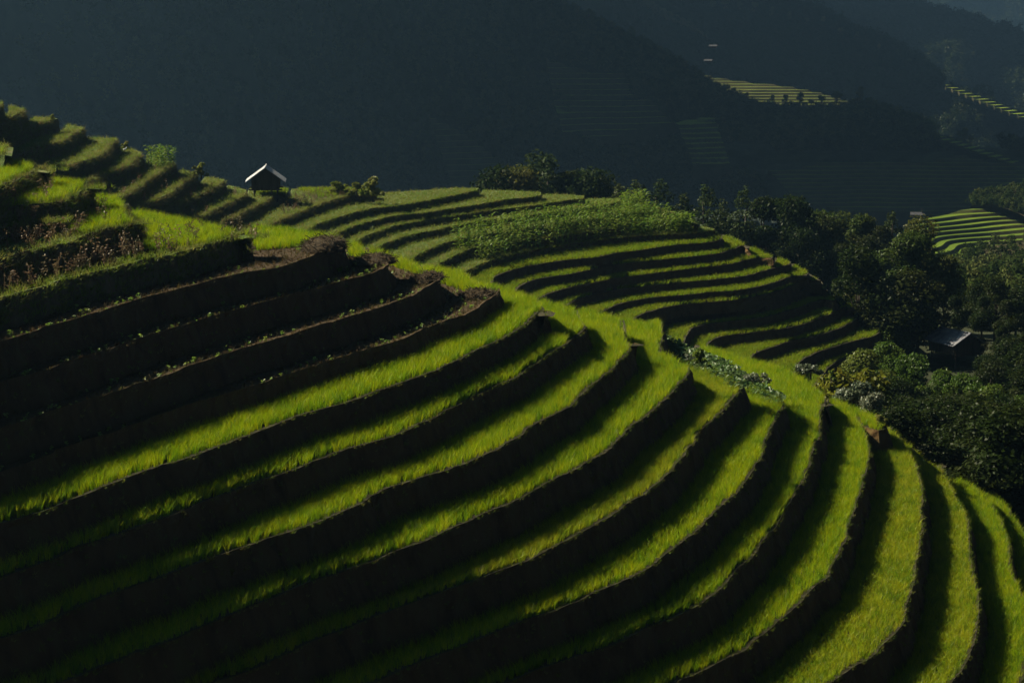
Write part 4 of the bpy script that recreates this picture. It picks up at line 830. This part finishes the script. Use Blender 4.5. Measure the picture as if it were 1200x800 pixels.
# ------------------------------------------------------------------ the hut on posts
def plank_wall(mb, a, b, z0, z1, n, th, M4=None, gable=None):
    a, b = Vector((*a, 0)), Vector((*b, 0)); d = (b - a) / n; u = d.normalized(); nn = Vector((-u.y, u.x, 0)); ang = math.atan2(u.y, u.x)
    for k in range(n):
        c = a + d * (k + 0.5); t = (k + 0.5) / n; top = z1 + (gable * (1 - abs(2 * t - 1)) if gable else 0)
        zz = random.uniform(-0.01, 0.01); c = c + nn * random.uniform(-0.008, 0.008)
        mb.box((c.x, c.y, (z0 + top) / 2 + zz), (d.length * 0.93, th, top - z0), Matrix.Rotation(ang, 3, 'Z'))
def make_hut(name, w, l, zf, zw, rise, over, roofmat, label, loc, rz, cat='hut', npl=9):
    h = empty(name, loc, rz); x, y = w / 2, l / 2
    b = MB(); plank_wall(b, (-x, -y), (x, -y), zf, zw, npl, 0.04, gable=rise * 0.9); b.build('front_wall', M['wood'], h)
    b = MB(); plank_wall(b, (-x, y), (x, y), zf, zw, npl, 0.04, gable=rise * 0.9); b.build('back_wall', M['wood'], h)
    for s in (-1, 1):
        b = MB(); plank_wall(b, (s * x, -y + 0.05), (s * x, y - 0.05), zf, zw, npl, 0.04); b.build('side_wall', M['wood'], h)
    b = MB()
    for k in (-1, 1): b.box((0, k * (y - 0.05), zf - 0.08), (w + 0.55, 0.12, 0.13))
    b.box((0, 0, zf - 0.01), (w - 0.05, l - 0.05, 0.04)); b.build('floor_frame', M['wood'], h)
    for sx in (-1, 1):
        for sy in (-1, 1):
            b = MB(); b.tube([(sx * (x - 0.22), sy * (y - 0.2), -0.5), (sx * (x - 0.2), sy * (y - 0.2), zf - 0.145)], [0.09, 0.075], 7); b.build('post', M['wood'], h)
    ov = over; sl = rise / x; th = 0.07
    for s in (-1, 1):            # two roof slopes of overlapping sheets
        rf = MB(); n = 4
        for k in range(n):
            y0 = -y - 0.35 + (l + 0.7) * k / n; y1 = -y - 0.35 + (l + 0.7) * (k + 1) / n + (0.06 if k < n - 1 else 0); dz = 0.012 * (k % 2)
            xe = x + ov; ze = zw - sl * ov + 0.05 + dz; zr = zw + rise + 0.05 + dz
            V = [(0.0, y0, zr), (s * xe, y0, ze), (s * xe, y1, ze), (0.0, y1, zr)]; V += [(v[0], v[1], v[2] + th) for v in V]
            Fc = [(3, 2, 1, 0), (4, 5, 6, 7), (0, 1, 5, 4), (1, 2, 6, 5), (2, 3, 7, 6), (3, 0, 4, 7)]; rf.add(V, Fc if s > 0 else [f[::-1] for f in Fc])
        rf.build('roof_slope', roofmat, h)
    b = MB(); b.tube([(0, -y - 0.36, zw + rise + 0.13), (0, y + 0.36, zw + rise + 0.13)], [0.07, 0.07], 6); b.build('ridge_cap', roofmat, h)
    tag(h, label, cat); return h
hl = at_drop(312, 229, TERR['U10']['D'])
make_hut('hut', 2.5, 3.2, 0.72, 1.68, 0.9, 0.58, M['roof'], 'small wooden hut on posts with a pale sunlit roof on the terrace crest', hl, math.radians(5))
hl2 = on_ground(1118, 202)
rd = math.atan2(-2.1, -4.7)
make_hut('shed', 3.0, 4.4, 0.9, 2.1, 0.85, 0.5, M['roof_dark'], 'shaded plank shed with a grey tin roof among the dark trees', (hl2[0], hl2[1], hl2[2] + 0.35), math.radians(24), 'shed')
def far_house(px, py, Y, w, l, hh, rz, label, roofm):
    p = at_dist(px, py, Y); h = empty('house', p, rz); b = MB()
    for s in (-1, 1): b.box((s * (w / 2 - 0.1), 0, hh / 2), (0.2, l, hh)); b.box((0, s * (l / 2 - 0.1), hh / 2), (w - 0.4, 0.2, hh))
    b.build('wall', M['wood'], h); r = MB(); e = 0.6; rz_ = hh + w * 0.28
    V = [(-w / 2 - e, -l / 2 - e, hh - 0.2), (0, -l / 2 - e, rz_), (w / 2 + e, -l / 2 - e, hh - 0.2), (-w / 2 - e, l / 2 + e, hh - 0.2), (0, l / 2 + e, rz_), (w / 2 + e, l / 2 + e, hh - 0.2)]
    V += [(v[0], v[1], v[2] + 0.15) for v in V]
    r.add(V, [(6, 7, 10, 9), (7, 8, 11, 10), (0, 3, 4, 1), (1, 4, 5, 2), (0, 1, 7, 6), (1, 2, 8, 7), (3, 9, 10, 4), (4, 10, 11, 5), (0, 6, 9, 3), (2, 5, 11, 8)]); r.build('roof', roofm, h)
    d = MB(); d.box((0, -l / 2 - 0.03, 0.95), (0.9, 0.08, 1.9)); d.build('door', M['wood'], h); tag(h, label, 'house')
far_house(1075, 255, 452, 1.2, 1.9, 0.75, math.radians(80), 'tiny grey-roofed field house at the left end of the lit right-hand terraces', M['roof_old'])
far_house(1045, 238, 900, 1.8, 2.6, 1.0, math.radians(70), 'small pale-roofed house at the bottom of the dim valley terraces', M['roof_old'])
far_house(836, 57, 1180, 2.4, 3.6, 1.3, math.radians(75), 'upper of two tiny pale houses on the dim slope, upper right', M['roof_old'])
far_house(830, 74, 1180, 2.4, 3.8, 1.3, math.radians(75), 'lower of two tiny pale houses on the dim slope, just above the lit fields', M['roof_old'])

# ------------------------------------------------------------------ straw heaps on the bare terraces
def straw_heap(px, py, n, rx, ry, h, rz, label, seed):
    r = random.Random(seed); l = on_terr(px, py, n); root = empty('straw_heap', l, rz); b = MB(); nu, nv = 22, 8; V = []
    for j in range(nv):
        t = j / (nv - 1) * math.pi / 2
        for i in range(nu):
            a = 6.2832 * i / nu; k = 1 + 0.16 * noise.noise(Vector((math.cos(a) * 1.7, math.sin(a) * 1.7, seed + j * 0.4))); V.append((rx * math.cos(a) * math.cos(t) * k, ry * math.sin(a) * math.cos(t) * k, h * math.sin(t) * (0.9 + 0.25 * k - 0.2) - 0.03))
    Fc = [(j * nu + i, j * nu + (i + 1) % nu, (j + 1) * nu + (i + 1) % nu, (j + 1) * nu + i) for j in range(nv - 1) for i in range(nu)]; b.add(V, Fc); b.build('mound', M['straw'], root, True)
    s = MB()
    for _ in range(420):
        a = r.uniform(0, 6.28); t = math.asin(r.random()); p = Vector((rx * math.cos(a) * math.cos(t), ry * math.sin(a) * math.cos(t), h * math.sin(t)))
        d = Vector((r.uniform(-1, 1), r.uniform(-1, 1), r.uniform(-0.5, 0.25))).normalized() * r.uniform(0.15, 0.4); q = d.orthogonal().normalized() * 0.012; i = len(s.V)
        s.V += [tuple(p - d - q), tuple(p - d + q), tuple(p + d + q), tuple(p + d - q)]; s.F.append((i, i + 1, i + 2, i + 3))
    o = s.build('straw', M['straw'], root); o['kind'] = 'stuff'; tag(root, label, 'straw heap')
straw_heap(380, 291.5, 'S1', 1.0, 2.2, 0.55, -0.1, 'large dark straw heap at the tip of the uppermost bare terrace', 1)
straw_heap(438, 308, 'S2', 0.9, 1.9, 0.38, -0.2, 'flat straw heap at the tip of the second bare terrace', 2)
straw_heap(500, 328, 'S3', 0.65, 1.9, 0.3, -0.2, 'low dark straw heap at the tip of the third bare terrace', 3)
straw_heap(560, 347, 'S4', 0.8, 1.6, 0.28, -0.2, 'low straw heap at the tip of the lowest bare terrace', 4)

# ------------------------------------------------------------------ bird and field worker
def skin_body(name, joints, edges, mat, parent, sub=2):
    me = bpy.data.meshes.new(name); me.from_pydata([tuple(j[:3]) for j in joints], edges, []); me.materials.append(mat)
    o = bpy.data.objects.new(name, me); COL.objects.link(o); o.parent = parent
    sk = o.modifiers.new('skin', 'SKIN'); sv = me.skin_vertices[0].data
    for i, j in enumerate(joints): sv[i].radius = (j[3], j[3] if len(j) < 5 else j[4]); sv[i].use_root = (i == 0)
    sk.use_smooth_shade = True
    o.modifiers.new('sub', 'SUBSURF').levels = sub; o.modifiers['sub'].render_levels = sub; return o
bl = on_terr(146, 178, 'U5'); bd = empty('bird', bl, 0.4)
skin_body('body', [(0, 0, 0.2, 0.085), (-0.12, 0, 0.17, 0.05), (0.09, 0, 0.24, 0.07), (0.14, 0, 0.32, 0.03), (0.15, 0, 0.40, 0.028), (0.19, 0, 0.42, 0.034)], [(0, 1), (0, 2), (2, 3), (3, 4), (4, 5)], M['white'], bd)
b = MB(); b.tube([(0.215, 0, 0.42), (0.29, 0, 0.405)], [0.014, 0.004], 5); b.build('bill', M['orange'], bd)
for s in (-1, 1):
    b = MB(); b.tube([(0.0, s * 0.035, 0.14), (0.01, s * 0.035, 0.07), (0, s * 0.035, 0.0)], [0.01, 0.007, 0.009], 5); b.build('leg', M['orange'], bd)
tag(bd, 'small white bird standing on the crest terrace at the upper left', 'bird')
wl = at_dist(1160, 287.5, Yr(1160, 287.5) - 1.0); wk = empty('person', (wl[0], wl[1], wl[2]), 0.5)
skin_body('body', [(0, 0, 0.82, 0.13), (0.16, 0, 0.98, 0.14), (0.36, 0, 1.06, 0.15), (0.46, 0, 1.08, 0.06), (0.56, 0, 1.1, 0.1), (0.02, 0.1, 0.78, 0.1), (0.08, 0.12, 0.42, 0.075), (0.0, 0.12, 0.06, 0.05), (0.12, 0.12, 0.02, 0.04), (0.02, -0.1, 0.78, 0.1), (0.06, -0.12, 0.42, 0.075), (-0.04, -0.12, 0.06, 0.05), (0.08, -0.12, 0.02, 0.04), (0.38, 0.19, 1.0, 0.06), (0.46, 0.2, 0.74, 0.045), (0.58, 0.14, 0.52, 0.035), (0.62, 0.13, 0.44, 0.03), (0.38, -0.19, 1.0, 0.06), (0.46, -0.2, 0.74, 0.045), (0.58, -0.14, 0.52, 0.035), (0.62, -0.13, 0.44, 0.03)],
          [(0, 1), (1, 2), (2, 3), (3, 4), (0, 5), (5, 6), (6, 7), (7, 8), (0, 9), (9, 10), (10, 11), (11, 12), (2, 13), (13, 14), (14, 15), (15, 16), (2, 17), (17, 18), (18, 19), (19, 20)], M['cloth_dark'], wk)
b = MB(); n = 14; V = [(0.58, 0, 1.34)] + [(0.58 + 0.27 * math.cos(6.2832 * i / n), 0.27 * math.sin(6.2832 * i / n), 1.14) for i in range(n)] + [(0.58, 0, 1.31)]; b.add(V, [(0, 1 + i, 1 + (i + 1) % n) for i in range(n)] + [(n + 1, 1 + (i + 1) % n, 1 + i) for i in range(n)]); b.build('hat', M['cloth_pale'], wk)
b = MB(); b.tube([(0.0, 0, 0.86), (0.0, 0, 0.5), (0.02, 0, 0.2)], [0.2, 0.24, 0.27], 12); b.build('skirt', M['cloth_pale'], wk)
tag(wk, 'person bending over the lit right-hand terraces in a pale hat and pale clothing', 'person')

# ------------------------------------------------------------------ air
hm = bpy.data.materials.new('haze_air'); hm.use_nodes = True; nt = hm.node_tree; nt.nodes.clear(); ho = nt.nodes.new('ShaderNodeOutputMaterial'); pv = nt.nodes.new('ShaderNodeVolumePrincipled')
pv.inputs['Color'].default_value = (0.34, 0.65, 1.0, 1); pv.inputs['Density'].default_value = 0.0002; pv.inputs['Anisotropy'].default_value = 0.78
nt.links.new(pv.outputs[0], ho.inputs['Volume'])
hb = MB(); hb.box((0, 4800, 250), (17000, 11000, 720)); hz = hb.build('haze', hm); hz['kind'] = 'stuff'
